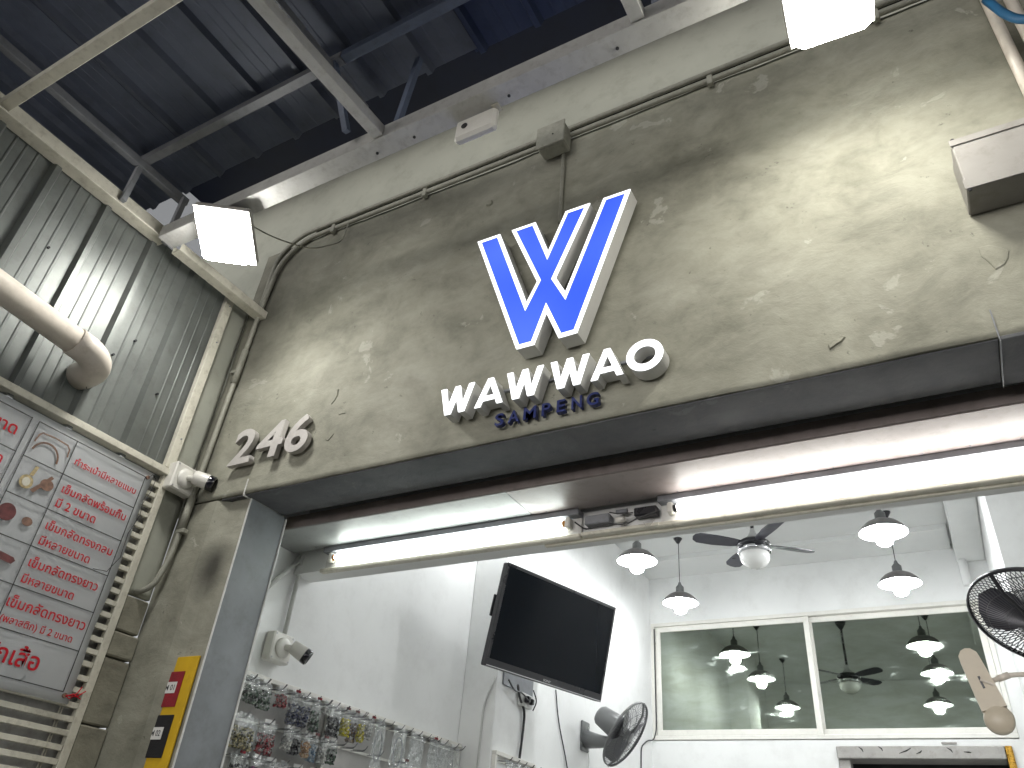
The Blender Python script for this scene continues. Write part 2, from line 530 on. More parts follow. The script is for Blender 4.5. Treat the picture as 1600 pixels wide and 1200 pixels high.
def rough_box(mb, a, b, n, amp, axis, seed=0):
    """a slab whose visible face (axis, negative side) is a grid with uneven hand-rendered relief"""
    a = Vector(a); b = Vector(b)
    ax = 'xyz'.index(axis)
    o = [i for i in range(3) if i != ax]
    nu, nv = n
    V = []
    for i in range(nu + 1):
        row = []
        for j in range(nv + 1):
            p = Vector((0, 0, 0))
            p[o[0]] = a[o[0]] + (b[o[0]] - a[o[0]]) * i / nu
            p[o[1]] = a[o[1]] + (b[o[1]] - a[o[1]]) * j / nv
            edge = i in (0, nu) or j in (0, nv)
            d = noise.fractal(Vector((p.x * 2.3 + seed, p.y * 2.3, p.z * 2.3)), 1.0, 2.0, 4) * amp
            p[ax] = a[ax] + d
            if edge:
                k = noise.noise(Vector((p.x * 9, p.y * 9 + seed, p.z * 9))) * amp * 0.35
                p[o[1]] += k * (1 if j in (0, nv) else 0)
            row.append(mb.b.verts.new(p))
        V.append(row)
    for i in range(nu):
        for j in range(nv):
            f = mb.b.faces.new((V[i][j], V[i + 1][j], V[i + 1][j + 1], V[i][j + 1])); f.smooth = True
    # sides to the back
    border = [V[i][0] for i in range(nu + 1)] + [V[nu][j] for j in range(1, nv + 1)] + [V[i][nv] for i in range(nu - 1, -1, -1)] + [V[0][j] for j in range(nv - 1, 0, -1)]
    back = []
    for v in border:
        c = v.co.copy(); c[ax] = b[ax]
        back.append(mb.b.verts.new(c))
    m = len(border)
    for k in range(m):
        mb.b.faces.new((border[k], border[(k + 1) % m], back[(k + 1) % m], back[k]))
    mb.b.faces.new(back)
    return mb

XW = -2.768       # inner face of the shop's left wall
YB = 5.44         # back wall
ZC = 4.5          # ceiling

# ------------------------------------------------------------------ ground and room
mb = MB().box((-60, -60, -0.3), (60, 60, -0.12)); struct('road', mb, ASPH)
mb = MB().box((-12, -2.9, -0.119), (12, -0.02, 0.0), 0.01); struct('pavement', mb, PAVE)
mb = MB().box((XW, -0.018, -0.118), (1.8, YB, 0.004)); struct('floor', mb, TILE)
mb = MB().box((XW - 0.15, 0.5, ZC), (2.0, YB + 0.2, ZC + 0.15)); struct('ceiling', mb, CEILP)
mb = MB().box((XW - 0.14, 0.246, 0.004), (XW, YB, ZC - 0.002)); struct('wall_left', mb, WHITEWALL)
mb = MB()
# back wall in pieces round the window and the doorway under it
for a, b in (((XW - .14, 0.004), (-1.142, 2.90)), ((0.102, 0.004), (2.0, 2.90)), ((-1.142, 2.845), (0.102, 2.90)), ((XW - .14, 2.90), (-2.757, 3.99)), ((0.191, 2.90), (2.0, 3.99)), ((XW - .14, 3.99), (2.0, ZC - .002))):
    mb.box((a[0], YB, a[1]), (b[0], YB + 0.14, b[1]))
struct('wall_back', mb, WHITEWALL)
mb = MB().box((0.272, 2.87, 0.004), (2.0, 3.62, ZC - .002)).box((0.292, 3.622, 0.004), (2.0, YB - .002, ZC - .002)).box((1.45, 0.56, 0.004), (1.6, 2.868, ZC - .002))
struct('wall_right', mb, WHITEWALL)
mb = MB().box((XW + .001, 2.159, 0.004), (-2.527, 2.68, ZC - .001), 0.004)
struct('wall_column', mb, WHITEWALL)
mb = MB().box((XW + .001, 4.97, 4.455), (0.05, YB - .001, ZC - .001)).box((0.07, 2.9, 4.32), (0.288, YB - .001, ZC - .001), 0.01)
mb.tube([(0.11, 5.38, 4.49), (0.11, 5.40, 4.1)], 0.035, 14)
struct('ceiling_beam', mb, CEILP)
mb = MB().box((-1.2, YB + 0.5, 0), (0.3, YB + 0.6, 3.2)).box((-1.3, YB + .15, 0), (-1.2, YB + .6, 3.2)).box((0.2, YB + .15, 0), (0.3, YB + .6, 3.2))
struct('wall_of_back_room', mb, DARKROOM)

# ------------------------------------------------------------------ shop front
front = thing('shop_front', 'hand-trowelled olive grey concrete shop front over the open doorway', 'shop front', (0, 0, 0))
mb = rough_box(MB(), (-2.945, 0.0, 2.932), (1.9, 0.215, 4.45), (200, 66), 0.006, 'y', 3)
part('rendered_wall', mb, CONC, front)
mb = MB().box((-2.946, 0.012, 4.452), (1.9, 0.215, 5.0)).box((-3.6, 0.013, 3.0), (-2.9465, 0.2, 5.0))
part('upper_wall', mb, PAINTWALL, front, 'smooth painted strip above the conduits')
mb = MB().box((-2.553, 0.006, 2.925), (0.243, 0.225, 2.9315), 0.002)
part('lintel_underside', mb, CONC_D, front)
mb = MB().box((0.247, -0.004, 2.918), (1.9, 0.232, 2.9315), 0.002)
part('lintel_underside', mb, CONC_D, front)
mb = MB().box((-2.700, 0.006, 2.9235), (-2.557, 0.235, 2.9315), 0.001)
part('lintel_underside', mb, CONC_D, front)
mb = MB().box((-2.5585, -0.003, 2.9205), (-2.5515, 0.236, 2.9245)).box((-2.559, -0.0045, 2.925), (-2.552, 0.003, 3.0))
part('edge_strip', mb, STEELP, front)
mb = MB().box((0.2435, -0.007, 2.914), (0.2465, 0.234, 2.9175)).box((0.2435, -0.007, 2.92), (0.2465, -0.001, 3.02))
part('edge_strip', mb, GREYSTEEL, front)
# pillar
mb = MB().prism([(-2.945, 0.0), (-2.72, 0.001), (-2.66, 0.03), (-2.546, 0.032), (-2.546, 0.245), (-2.945, 0.245)], lambda x, y: (x, y, 0.004), lambda x, y: (x, y, 2.925))
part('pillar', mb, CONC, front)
mb = MB().prism([(-2.5455, 0.036), (-2.5435, 0.036), (-2.5435, 0.2455), (-2.5455, 0.2455)], lambda x, y: (x, y, 0.004), lambda x, y: (x, y, 2.922))
part('pillar_reveal', mb, REVEAL, front, 'smooth grey blue inner side of the pillar')
mb = MB().tube([(-2.5435, 0.0325, 0.01), (-2.5435, 0.0325, 2.92)], 0.004, 6).tube([(-2.5415, 0.247, 0.01), (-2.5415, 0.247, 2.915)], 0.0045, 6)
part('corner_bead', mb, STEELP, front)
# dark slot, then the roller shutter box behind the lintel
mb = MB().box((-2.545, 0.235, 2.99), (1.45, 0.298, 3.2)); part('shutter_slot', mb, BPLAST, front)
mb = MB().box((-2.766, 0.30, 2.897), (1.45, 0.306, 2.955), 0.001); part('shutter_lip', mb, BROWNST, front)
mb = MB().box((-2.766, 0.307, 2.895), (-1.44, 0.545, 2.905), 0.001); part('shutter_box_panel', mb, PANELG, front)
mb = MB().box((-1.437, 0.307, 2.8945), (1.45, 0.545, 2.905), 0.001); part('shutter_box_panel', mb, BROWNST, front)
mb = MB()
for k in range(30):
    x = -2.6 + k * 0.137
    mb.tube([(x, 0.52, 2.8955), (x, 0.52, 2.892)], 0.003, 6)
part('screw', mb, GREYSTEEL, front, kind='stuff')
mb = MB().box((XW + .002, 0.58, 2.80), (1.45, 0.70, ZC - .003)); part('inner_fascia', mb, WHITEWALL, front)
# a few loose skins of render standing proud of the wall
random.seed(4)
for k, (x, z, s) in enumerate([(-2.16, 3.33, .05), (-2.10, 3.24, .04), (-2.13, 3.12, .035), (-1.48, 4.22, .03), (.30, 3.20, .07), (-.15, 3.03, .04)]):
    mb = MB(); n = 9
    a0 = random.uniform(0, 6); el = random.uniform(.35, .8); th = random.uniform(0, 3.1)
    pts = []
    for i in range(n):
        t_ = a0 + 2 * math.pi * i / n
        r = s * .8 * random.uniform(.55, 1.0)
        u, v = r * math.cos(t_), r * math.sin(t_) * el
        pts.append((x + u * math.cos(th) - v * math.sin(th), z + u * math.sin(th) + v * math.cos(th)))
    wob = {p: random.uniform(-.0050, -.0030) for p in pts}
    mb.prism(pts, lambda X, Z: (X, wob[(X, Z)], Z), lambda X, Z: (X + (X - x) * .3, 0.004, Z + (Z - z) * .3))
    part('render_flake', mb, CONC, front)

# ------------------------------------------------------------------ block wall beside the grille
blk = thing('side_wall', 'narrow plastered wall with raw cement blocks between the white grille and the pillar', 'wall', (-2.95, -0.06, 0))
mb = rough_box(MB(), (-0.012, -0.118, 2.50), (0.012, 0.0, 4.05), (6, 60), 0.003, 'x', 5)
bmesh.ops.transform(mb.b, matrix=Matrix.Rotation(math.pi, 4, 'Z') @ Matrix.Translation((0, 0, 0)), verts=mb.b.verts)
bmesh.ops.translate(mb.b, verts=mb.b.verts, vec=(-2.962, -0.118, 0))
part('plaster_strip', mb, PAINTWALL, blk)
zz = [0.0, .34, .7, 1.06, 1.42, 1.74, 2.0, 2.245, 2.345, 2.49]
for i in range(len(zz) - 1):
    mb = MB().box((-2.99, -0.122, zz[i] + .004), (-2.928 + .004 * (i % 2), -0.002 if i != 8 else -.008, zz[i + 1] - .003), 0.006)
    for v in mb.b.verts:
        v.co += Vector((noise.noise(v.co * 7), noise.noise(v.co * 9 + Vector((3, 0, 0))), 0)) * .004
    part('block', mb, CONC_B, blk)

# ------------------------------------------------------------------ corrugated side screen
scr = thing('corrugated_screen', 'shiny galvanised corrugated sheet wall beside the shop front', 'metal wall', (-2.95, -0.6, 3.05))
def corr_profile(y0, y1, period=0.25, depth=0.028, x=-2.955, small=0.0035):
    P = []
    y = y0
    while y < y1 - 1e-6:
        for (f, d) in ((0, 0), (.06, 0), (.11, depth), (.20, depth), (.25, 0), (.42, 0), (.435, small), (.455, small), (.47, 0), (.60, 0), (.615, small), (.635, small), (.65, 0), (.80, 0), (.815, small), (.835, small), (.85, 0)):
            yy = y + f * period
            if yy < y1: P.append((yy, x + d))
        y += period
    P.append((y1, x))
    return P
def sheet(P, z0, z1, th=0.0012, vert=True):
    mb = MB()
    nz = 8
    rows = []
    for j in range(nz + 1):
        z = z0 + (z1 - z0) * j / nz
        rows.append([mb.b.verts.new((x + noise.noise(Vector((y * 2, z * 1.3, 1))) * .004, y, z) if vert else (y, z, x + noise.noise(Vector((y * 2, z * 1.3, 1))) * .004)) for (y, x) in P])
    for a, b in zip(rows, rows[1:]):
        for k in range(len(P) - 1):
            mb.b.faces.new((a[k], a[k + 1], b[k + 1], b[k]))
    bmesh.ops.solidify(mb.b, geom=mb.b.faces[:], thickness=th)
    return mb
ys = [-3.65, -2.9, -2.15, -1.40, -0.88, -0.128]
ys = [-3.13, -2.38, -1.63, -0.88, -0.128]
for i in range(len(ys) - 1):
    part('wall_sheet', sheet(corr_profile(ys[i] - (.02 if i else 0), ys[i + 1], x=-2.957 - .002 * (i % 2)), 3.0, 4.07), SHEETW, scr)
mb = MB().box((-2.948, -0.166, 3.05), (-2.918, -0.121, 4.052), 0.002); part('post', mb, CREAM, scr)
mb = MB()
for z in (3.2, 3.75, 3.98): mb.tube([(-2.918, -.14, z), (-2.914, -.14, z)], .004, 6)
part('rivet', mb, GREYSTEEL, scr)
mb = MB()
for (y, z) in ((-.50, 3.52), (-.565, 3.40), (-.99, 3.66), (-.31, 3.35)):
    mb.tube([(-2.957, y, z), (-2.945, y, z)], .0055, 8)
part('screw', mb, BPLAST, scr)

# ------------------------------------------------------------------ awning frame and roof
aw = thing('awning', 'steel framed awning with corrugated roof sheets over the shop front', 'awning', (-0.9, -1.6, 4.0))
mb = MB().box((-2.86, -0.645, 3.992), (1.9, -0.56, 3.998), 0.001).box((-2.86, -0.645, 3.9985), (1.9, -0.640, 4.062))
part('front_beam', mb, STEELP, aw, 'pale painted channel that carries the floodlights')
mb = MB().box((-2.945, -3.1, 4.018), (-2.872, -0.59, 4.026), 0.001).box((-2.945, -3.1, 4.0265), (-2.935, -0.59, 4.135))
part('side_beam', mb, CREAM, aw)
mb = MB().box((-2.855, -0.559, 3.962), (-2.795, -0.001, 3.966), .001).box((-2.855, -0.559, 3.9665), (-2.851, -0.001, 4.005)).box((-2.799, -0.559, 3.9665), (-2.795, -0.001, 4.005))
part('tie_beam', mb, CREAM, aw)
mb = MB().box((-2.93, -1.415, 4.055), (1.9, -1.372, 4.10), 0.002); part('cross_beam', mb, CREAM, aw)
mb = MB().box((-2.93, -2.32, 4.055), (1.9, -2.28, 4.10), 0.002); part('cross_beam', mb, CREAM, aw)
for x, y1 in ((-1.575, 0), (-0.505, 0), (0.62, 0)):
    r = Matrix.Rotation(math.radians(-3.2 if x < -1 else 0), 3, 'Z')
    mb = MB().box((x - .024, -3.1, 4.000), (x + .024, -0.646, 4.052), 0.002, r, (x, -0.65, 4)); part('rafter', mb, STEELP, aw)
mb = MB().box((-2.94, -0.84, 4.345), (-1.70, -0.80, 4.385), 0.002); part('purlin', mb, GREYSTEEL, aw)
mb = MB().box((-1.695, -0.84, 4.345), (1.9, -0.80, 4.385), 0.002); part('purlin', mb, DARKSTEEL, aw)
mb = MB().box((-2.94, -1.95, 4.345), (1.9, -1.91, 4.385), 0.002); part('purlin', mb, GREYSTEEL, aw)
mb = MB().box((-2.935, -3.1, 4.30), (-2.90, -0.56, 4.343), 0.002); part('eaves_rail', mb, GREYSTEEL, aw)
mb = MB().box((-1.775, -3.1, 4.30), (-1.735, -0.60, 4.343), 0.002); part('upper_rafter', mb, GREYSTEEL, aw)
for (a, b) in (((-2.92, -0.83, 4.08), (-2.92, -.83, 4.30)), ((-2.87, -.60, 4.0), (-2.87, -.60, 4.30)), ((-1.70, -.70, 4.04), (-1.74, -.83, 4.36)), ((-1.52, -.62, 4.05), (-1.44, -.66, 4.40)), ((-.45, -.62, 4.05), (-.40, -.80, 4.38)), ((-1.60, -1.41, 4.1), (-1.60, -1.41, 4.40))):
    part('strut', MB().tube([a, b], .017, 4), DARKSTEEL if a[0] > -2 else GREYSTEEL, aw)
xs0 = -3.45
k = 0
while xs0 < 1.9:
    P = corr_profile(xs0 - .03, xs0 + .75, .25, -.03, 4.43 + .003 * (k % 2), -.0018)
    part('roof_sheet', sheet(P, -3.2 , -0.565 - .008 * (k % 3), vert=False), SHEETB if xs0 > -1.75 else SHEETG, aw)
    xs0 += .75; k += 1
mb = MB().box((-3.5, -0.66, 4.955), (1.9, -0.002, 4.96))  # added sheet, navy like the night gap it covers
part('added_gap_cover', mb, GAP_COVER, aw, 'added dark navy sheet hiding the sky in the gap to the wall')
# bolts on the front beam
mb = MB()
for x in (-2.55, -1.62, -1.44, -1.02, -.6, -.1): mb.tube([(x, -.59, 3.992), (x, -.59, 3.988)], .006, 8)
part('bolt', mb, BPLAST, aw)

# ------------------------------------------------------------------ grille and banner on the side wall
gr = thing('window_grille', 'cream steel grille of flat horizontal bars partly behind the price banner', 'grille', (-2.93, -0.6, 1.2))
mb = MB().box((-2.957, -3.0, 3.012), (-2.905, -0.10, 3.042), 0.002); part('top_rail', mb, CREAM, gr)
mb = MB().box((-2.945, -0.158, 0.9), (-2.918, -0.125, 3.010), 0.002); part('stile', mb, CREAM, gr)
mb = MB().box((-2.945, -1.5, 0.9), (-2.918, -1.467, 3.010), 0.002); part('stile', mb, CREAM, gr)
slat = MB().box((-0.010, -0.70, -0.0095), (0.010, 0.575, 0.0095), 0.001).data('slat')
z = 2.955
k = 0
while z > 1.3:
    o = part('slat', slat if k == 0 else slat, CREAM, gr, local=True)
    o.location = (0.0, -0.135 + random.uniform(-.002, .002), z - 1.2 + random.uniform(-.002, .002))
    z -= 0.0475; k += 1
mb = MB()
for y in (-.19, -.20, -.75, -.76): mb.tube([(-2.962, y, .95), (-2.962, y, 3.0)], .003, 6)
part('rear_rod', mb, CREAM, gr)
mb = MB().box((-2.985, -2.9, .9), (-2.975, -.12, 3.01)); part('frosted_pane', mb, FROST, gr)

ban = thing('price_banner', 'white vinyl banner with red Thai price list tied to the grille', 'banner', (-2.905, -0.9, 2.05))
Y0, Y1, ZB, ZT = -2.05, -0.215, 2.045, 2.985
mb = MB(); ny, nz = 60, 30; V = []
for i in range(ny + 1):
    row = []
    for j in range(nz + 1):
        y = Y0 + (Y1 - Y0) * i / ny; z = ZB + (ZT - ZB) * j / nz
        x = -2.905 + .004 * noise.noise(Vector((0, y * 4, z * 3))) + .0022 * math.sin(z * 21 + 3 * noise.noise(Vector((2, y * 2, z)))) * (1 if y > -.5 else .4)
        if i == ny: y += .004 * math.sin(z * 13)
        row.append(mb.b.verts.new((x - (.004 if False else 0), y, z)))
    V.append(row)
for i in range(ny):
    for j in range(nz):
        f = mb.b.faces.new((V[i][j], V[i + 1][j], V[i + 1][j + 1], V[i][j + 1])); f.smooth = True
bmesh.ops.solidify(mb.b, geom=mb.b.faces[:], thickness=.001)
part('vinyl_sheet', mb, BANNER, ban)
XP = -2.8975
bf = lambda y, z, w=0: Vector((XP + w, y, z))
def bline(y0, z0, y1, z1, w=.0018):
    d = Vector((y1 - y0, z1 - z0)).normalized() * w
    n = Vector((-d.y, d.x))
    mb = MB()
    pts = [(y0 + n.x, z0 + n.y), (y1 + n.x, z1 + n.y), (y1 - n.x, z1 - n.y), (y0 - n.x, z0 - n.y)]
    mb.prism(pts, lambda a, b: (XP - .0004, a, b), lambda a, b: (XP + .0003, a, b))
    part('printed_line', mb, BLACKP, ban)
rows = [2.952, 2.808, 2.662, 2.516, 2.370, 2.225, 2.081]
for z in rows: bline(-.74, z, -.25, z)
for y in (-.74, -.25): bline(y, 2.952, y, 2.081)
bline(-.577, 2.952, -.577, 2.225)
for y in (-.77, -1.26, -1.10): bline(y, 2.955, y, 2.081)
for z in rows: bline(-1.26, z, -.77, z)
def btext(s, y0, y1, z, bold=.014, m=None):
    me = place_text(text_mesh(s, 0, bold), y0, y1, z, None, lambda u, v, w: Vector((XP + .0006, u, v)))
    for v in me.vertices: v.co -= Vector(ban.location)
    part('printed_text', me, m or RED, ban, local=True)
btext('ทำระเป๋ามีหลายแบบ', -.553, -.268, 2.862)
btext('เข็มกลัดพร้อมกิ๊บ', -.556, -.268, 2.742)
btext('มี 2 ขนาด', -.556, -.385, 2.682)
btext('เข็มกลัดทรงกลม', -.556, -.268, 2.592)
btext('มีหลายขนาด', -.556, -.345, 2.532)
btext('เข็มกลัดทรงยาว', -.558, -.272, 2.447)
btext('มีหลายขนาด', -.558, -.350, 2.387)
btext('เข็มกลัดทรงยาว', -.572, -.262, 2.298)
btext('(พลาสติก) มี 2 ขนาด', -.572, -.292, 2.245)
btext('เข็มปักเสื้อ', -.700, -.375, 2.122)
btext('ขนาด', -.93, -.80, 2.862)
btext('มีหลายขนาด', -1.06, -.80, 2.742)
btext('มีหลายขนาดทรง', -1.08, -.785, 2.690)
# printed pictures: purse frames, brooches, buttons, pin
def bpic(mb, m, lab):
    o = part('printed_picture', mb, m, ban, lab)
    return o
def flat_path(pts, w):
    mb = MB()
    for (a, b), (c, d) in zip(pts, pts[1:]):
        t_ = Vector((c - a, d - b)).normalized() * w; n = Vector((-t_.y, t_.x))
        mb.prism([(a + n.x - t_.x * .3, b + n.y - t_.y * .3), (c + n.x + t_.x * .3, d + n.y + t_.y * .3), (c - n.x + t_.x * .3, d - n.y + t_.y * .3), (a - n.x - t_.x * .3, b - n.y - t_.y * .3)], lambda u, v: (XP - .0003, u, v), lambda u, v: (XP + .0005, u, v))
    return mb
bpic(flat_path([(-.725, 2.875), (-.720, 2.905), (-.710, 2.918), (-.655, 2.922), (-.605, 2.918), (-.592, 2.905), (-.588, 2.875)], .0028), BROWNP, 'printed square purse frame')
bpic(flat_path([(-.722 + .053 - .053 * math.cos(a), 2.832 + .058 * math.sin(a)) for a in [i * math.pi / 14 for i in range(1, 15)]], .0035), BROWNP, 'printed arched purse frame')
def disc(cy, cz, ry, rz, n=20, jit=0):
    return [(cy + ry * math.cos(2 * math.pi * i / n) * (1 + random.uniform(-jit, jit)), cz + rz * math.sin(2 * math.pi * i / n)) for i in range(n)]
fl = lambda mbb, P, w=0: mbb.prism(P, lambda u, v: (XP - .0003, u, v), lambda u, v: (XP + .0005 + w, u, v))
bpic(fl(fl(MB(), disc(-.690, 2.722, .026, .026)), [(-.69, 2.75), (-.675, 2.75), (-.668, 2.79), (-.68, 2.79)], .0002), GOLDP, 'printed gilt brooch pin')
bpic(fl(MB(), disc(-.690, 2.722, .015, .017), .0006), CREAM, 'printed pearl of brooch')
bpic(fl(fl(MB(), disc(-.615, 2.742, .026, .022)), [(-.665, 2.70), (-.650, 2.695), (-.600, 2.775), (-.612, 2.78)], .0003), BROWNP, 'printed brown brooch clip')
bpic(fl(MB(), disc(-.705, 2.595, .032, .032)), MAROONP, 'printed maroon button')
bpic(fl(MB(), disc(-.625, 2.590, .020, .016)), BROWNP, 'printed small bead')
bpic(fl(MB(), [(-.73, 2.440), (-.615, 2.432), (-.605, 2.447), (-.615, 2.456), (-.73, 2.468)]), MAROONP, 'printed bar pin')
mb = MB()
for (y, z) in ((-.238, 2.955), (-.238, 2.070)):
    mb.tube([(-2.9045, y, z), (-2.894, y, z)], .008, 12)
part('eyelet', mb, BROWNP, ban)
mb = MB().tube([(-2.893, -.238, 2.955), (-2.89, -.226, 2.972), (-2.89, -.205, 2.96), (-2.892, -.206, 2.90), (-2.893, -.222, 2.84), (-2.892, -.215, 2.79), (-2.893, -.235, 2.70), (-2.893, -.230, 2.60), (-2.894, -.262, 2.53), (-2.894, -.32, 2.52)], .0016, 6)
part('tie_wire', mb, RUBBER, ban)
mb = MB().tube([(-2.893, -.238, 2.070), (-2.89, -.222, 2.062), (-2.888, -.20, 2.088), (-2.89, -.19, 2.11)], .0022, 6).tube([(-2.893, -.238, 2.068), (-2.885, -.215, 2.08), (-2.89, -.18, 2.07)], .0022, 6).tube([(-2.893, -.236, 2.072), (-2.887, -.20, 2.074), (-2.89, -.17, 2.10)], .002, 6)
part('red_string', mb, RED, ban)

# ------------------------------------------------------------------ big drain pipe
dp = thing('drain_pipe', 'thick cream plastic drain pipe with elbow in front of the corrugated sheets', 'pipe', (-2.78, -1.5, 3.3))
mb = MB().tube([(-2.80, -2.9, 3.44), (-2.80, -0.745, 3.262)], 0.054, 28); part('straight_pipe', mb, PVC, dp)
pts = []
for i in range(9):
    a = i / 8 * math.pi / 2
    pts.append((-2.80 - .075 * (1 - math.cos(a)), -0.74 + .085 * math.sin(a), 3.2615 - .03 * (i / 8)))
mb = MB().tube([(-2.80, -.80, 3.266), (-2.80, -.745, 3.262)] + pts[1:] + [(-2.945, -.655, 3.228)], .0595, 28)
part('elbow', mb, PVC, dp)
mb = MB().tube([(-2.86, -.665, 3.235), (-2.90, -.64, 3.22), (-2.93, -.63, 3.20)], .002, 5).tube([(-2.87, -.67, 3.20), (-2.90, -.63, 3.17)], .0018, 5)
part('wire_tie', mb, RUBBER, dp)

# ------------------------------------------------------------------ conduits on the front
def bend(P, r=.05, n=5):
    """round the corners of a path"""
    P = [Vector(p) for p in P]; out = [P[0]]
    for a, b, c in zip(P, P[1:], P[2:]):
        r1 = min(r, (b - a).length * .45, (c - b).length * .45)
        p0 = b + (a - b).normalized() * r1; p1 = b + (c - b).normalized() * r1
        for i in range(n + 1):
            t_ = i / n
            out.append((p0 * (1 - t_) + b * t_) * (1 - t_) + (b * (1 - t_) + p1 * t_) * t_)
    out.append(P[-1]); return out
cg = 'painted conduits along the concrete front'
c1 = thing('conduit', 'upper painted conduit running along the crack into the junction box', 'conduit', (-1.2, -.03, 4.49))
mb = MB().tube(bend([(1.9, -.016, 4.505), (-2.70, -.016, 4.505), (-2.84, -.016, 4.40), (-2.845, -.016, 4.01)], .12), .0115, 10); part('pipe', mb, PVCG, c1)
c2 = thing('conduit', 'lower painted conduit that turns down the corner past the house number', 'conduit', (-1.2, -.03, 4.44))
mb = MB().tube(bend([(1.9, -.018, 4.452), (-2.66, -.018, 4.452), (-2.805, -.018, 4.33), (-2.835, -.018, 3.98), (-2.85, -.02, 3.5), (-2.868, -.02, 2.95), (-2.872, -.025, 2.68), (-2.885, -.05, 2.54), (-2.94, -.085, 2.505)], .11), .0125, 10)
part('pipe', mb, PVCG, c2)
part('coupling', MB().tube([(-2.842, -.02, 3.76), (-2.848, -.02, 3.56)], .0165, 10), PVCG, c2)
part('coupling', MB().tube([(-2.868, -.02, 2.96), (-2.870, -.022, 2.80)], .017, 10), PVCG, c2)
for x in (-2.45, -1.86, -.43, .2):
    mb = MB().box((x - .012, -.034, 4.415), (x + .012, -.0075, 4.47), .003); part('clip', mb, PVCG, c2)
for z in (3.62, 3.05, 2.78):
    mb = MB().box((-2.885, -.036, z), (-2.835, -.0075, z + .02), .003); part('clip', mb, PVCG, c2)
jb = thing('junction_box', 'grey painted square junction box on the conduits above the blue logo', 'junction box', (-1.13, -.05, 4.32))
mb = MB().box((-1.195, -.085, 4.345), (-1.065, -.01, 4.475), .008); part('box', mb, PVCG, jb)
mb = MB().box((-1.20, -.094, 4.34), (-1.06, -.0855, 4.48), .004); part('lid', mb, PVCG, jb)
mb = MB().tube([(-1.115, -.095, 4.40), (-1.115, -.0965, 4.40)], .004, 8); part('screw', mb, BPLAST, jb)
mb = MB().tube([(-1.10, -.012, 4.345), (-1.098, -.010, 3.92)], .009, 8)
single('conduit', mb, PVCG, 'thin painted conduit dropping from the junction box to the blue logo', 'conduit', cg)
mb = MB().tube([(.525, -.03, 3.568), (.525, -.03, 5.0)], .018, 12)
single('conduit', mb, PVC, 'thick cream vertical pipe nearest the house wall at the top right corner', 'conduit')
mb = MB().tube([(.585, -.03, 3.568), (.585, -.03, 5.0)], .018, 12)
single('conduit', mb, PVC, 'outer cream vertical pipe at the top right corner', 'conduit')
mb = MB().tube(bend([(.500, -.12, 4.16), (.528, -.12, 4.055), (.556, -.12, 4.000), (.62, -.12, 3.97), (.8, -.12, 4.0)], .04), .014, 8)
single('hose', mb, BLUEPL, 'blue hose end beyond the vertical pipes in the top right corner', 'hose')
# torn sealing strip along the crack
mb = MB()
x = -2.62
pts_t, pts_b = [], []
while x < 1.0:
    pts_t.append((x, 4.5235 + .006 * noise.noise(Vector((x * 9, 0, 0))) + (.004 if x > -1 else 0)))
    pts_b.append((x, 4.5195 - .002 + .003 * noise.noise(Vector((x * 14, 5, 0)))))
    x += .03
mb.prism(pts_t + pts_b[::-1], lambda a, b: (a, -.003, b), lambda a, b: (a, .0115, b))
part('torn_seal', mb, BPLAST, front)

# ------------------------------------------------------------------ floodlights
def flood(label, c, n, w, W_, H_, fm=None):
    n = Vector(n).normalized(); w = Vector(w); w = (w - n * w.dot(n)).normalized(); h = n.cross(w)
    m = Matrix.Translation(c) @ Matrix(((w.x, h.x, n.x, 0), (w.y, h.y, n.y, 0), (w.z, h.z, n.z, 0), (0, 0, 0, 1)))
    t = thing('floodlight', label, 'floodlight', group='floodlights under the awning beam', mat=m)
    a, b = W_ / 2, H_ / 2
    mb = MB().box((-a - .012, -b - .012, -.035), (a + .012, b + .012, -.004), .012); part('housing', mb, GREYBOX, t, local=True)
    mb = MB()
    for k in range(9):
        x = -a + (k + .5) * 2 * a / 9
        mb.box((x - .003, -b * .8, -.060), (x + .003, b * .8, -.0355))
    part('cooling_fin', mb, GREYBOX, t, local=True)
    mb = MB().box((-a - .010, -b - .010, -.0038), (a + .010, b + .010, .0015), .001); part('glass_rim', mb, OPAL, t, local=True)
    mb = MB().prism([(sx * (a - c_), sy * (b - d_)) for sx, sy, c_, d_ in ((-1, -1, .02, 0), (1, -1, .02, 0), (1, -1, 0, .02), (1, 1, 0, .02), (1, 1, .02, 0), (-1, 1, .02, 0), (-1, 1, 0, .02), (-1, -1, 0, .02))], lambda x, y: (x, y, .0018), lambda x, y: (x * .93, y * .93, .034))
    part('lit_glass', mb, fm or FLOODM, t, local=True)
    # bracket up to the beam in world space turned into local
    inv = m.inverted()
    A = inv @ Vector((c[0] + .02, -.60, 3.992))
    mb = MB().tube([A, (0, 0, -.07), (0, 0, -.036)], .009, 6).box((-a * .6, -.012, -.075), (a * .6, .012, -.061))
    part('bracket', mb, STEELP, t, local=True)
    return t
flood('left floodlight glaring white in the corner under the awning', (-2.455, -.572, 3.90), (.117, -.25, -.95), (.841, .536, -.06), .225, .25, FLOODM2)
flood('right floodlight glaring white at the top edge of the picture', (.045, -.50, 3.90), (.0, .24, -1), (1, .07, 0), .23, .25)
t = thing('shutter_sensor', 'small white sensor with a round black eye under the awning beam', 'sensor', (-1.12, -.59, 3.94))
mb = MB().box((-1.255, -.582, 3.878), (-1.078, -.545, 3.985), .012); part('case', mb, WPLAST, t)
mb = MB().tube([(-1.208, -.583, 3.935), (-1.208, -.586, 3.935)], .013, 14); part('lens', mb, BGLASS, t)
mb = MB().box((-1.10, -.585, 3.9855), (-1.07, -.55, 3.9915), .001); part('end_cap', mb, CREAM, t)
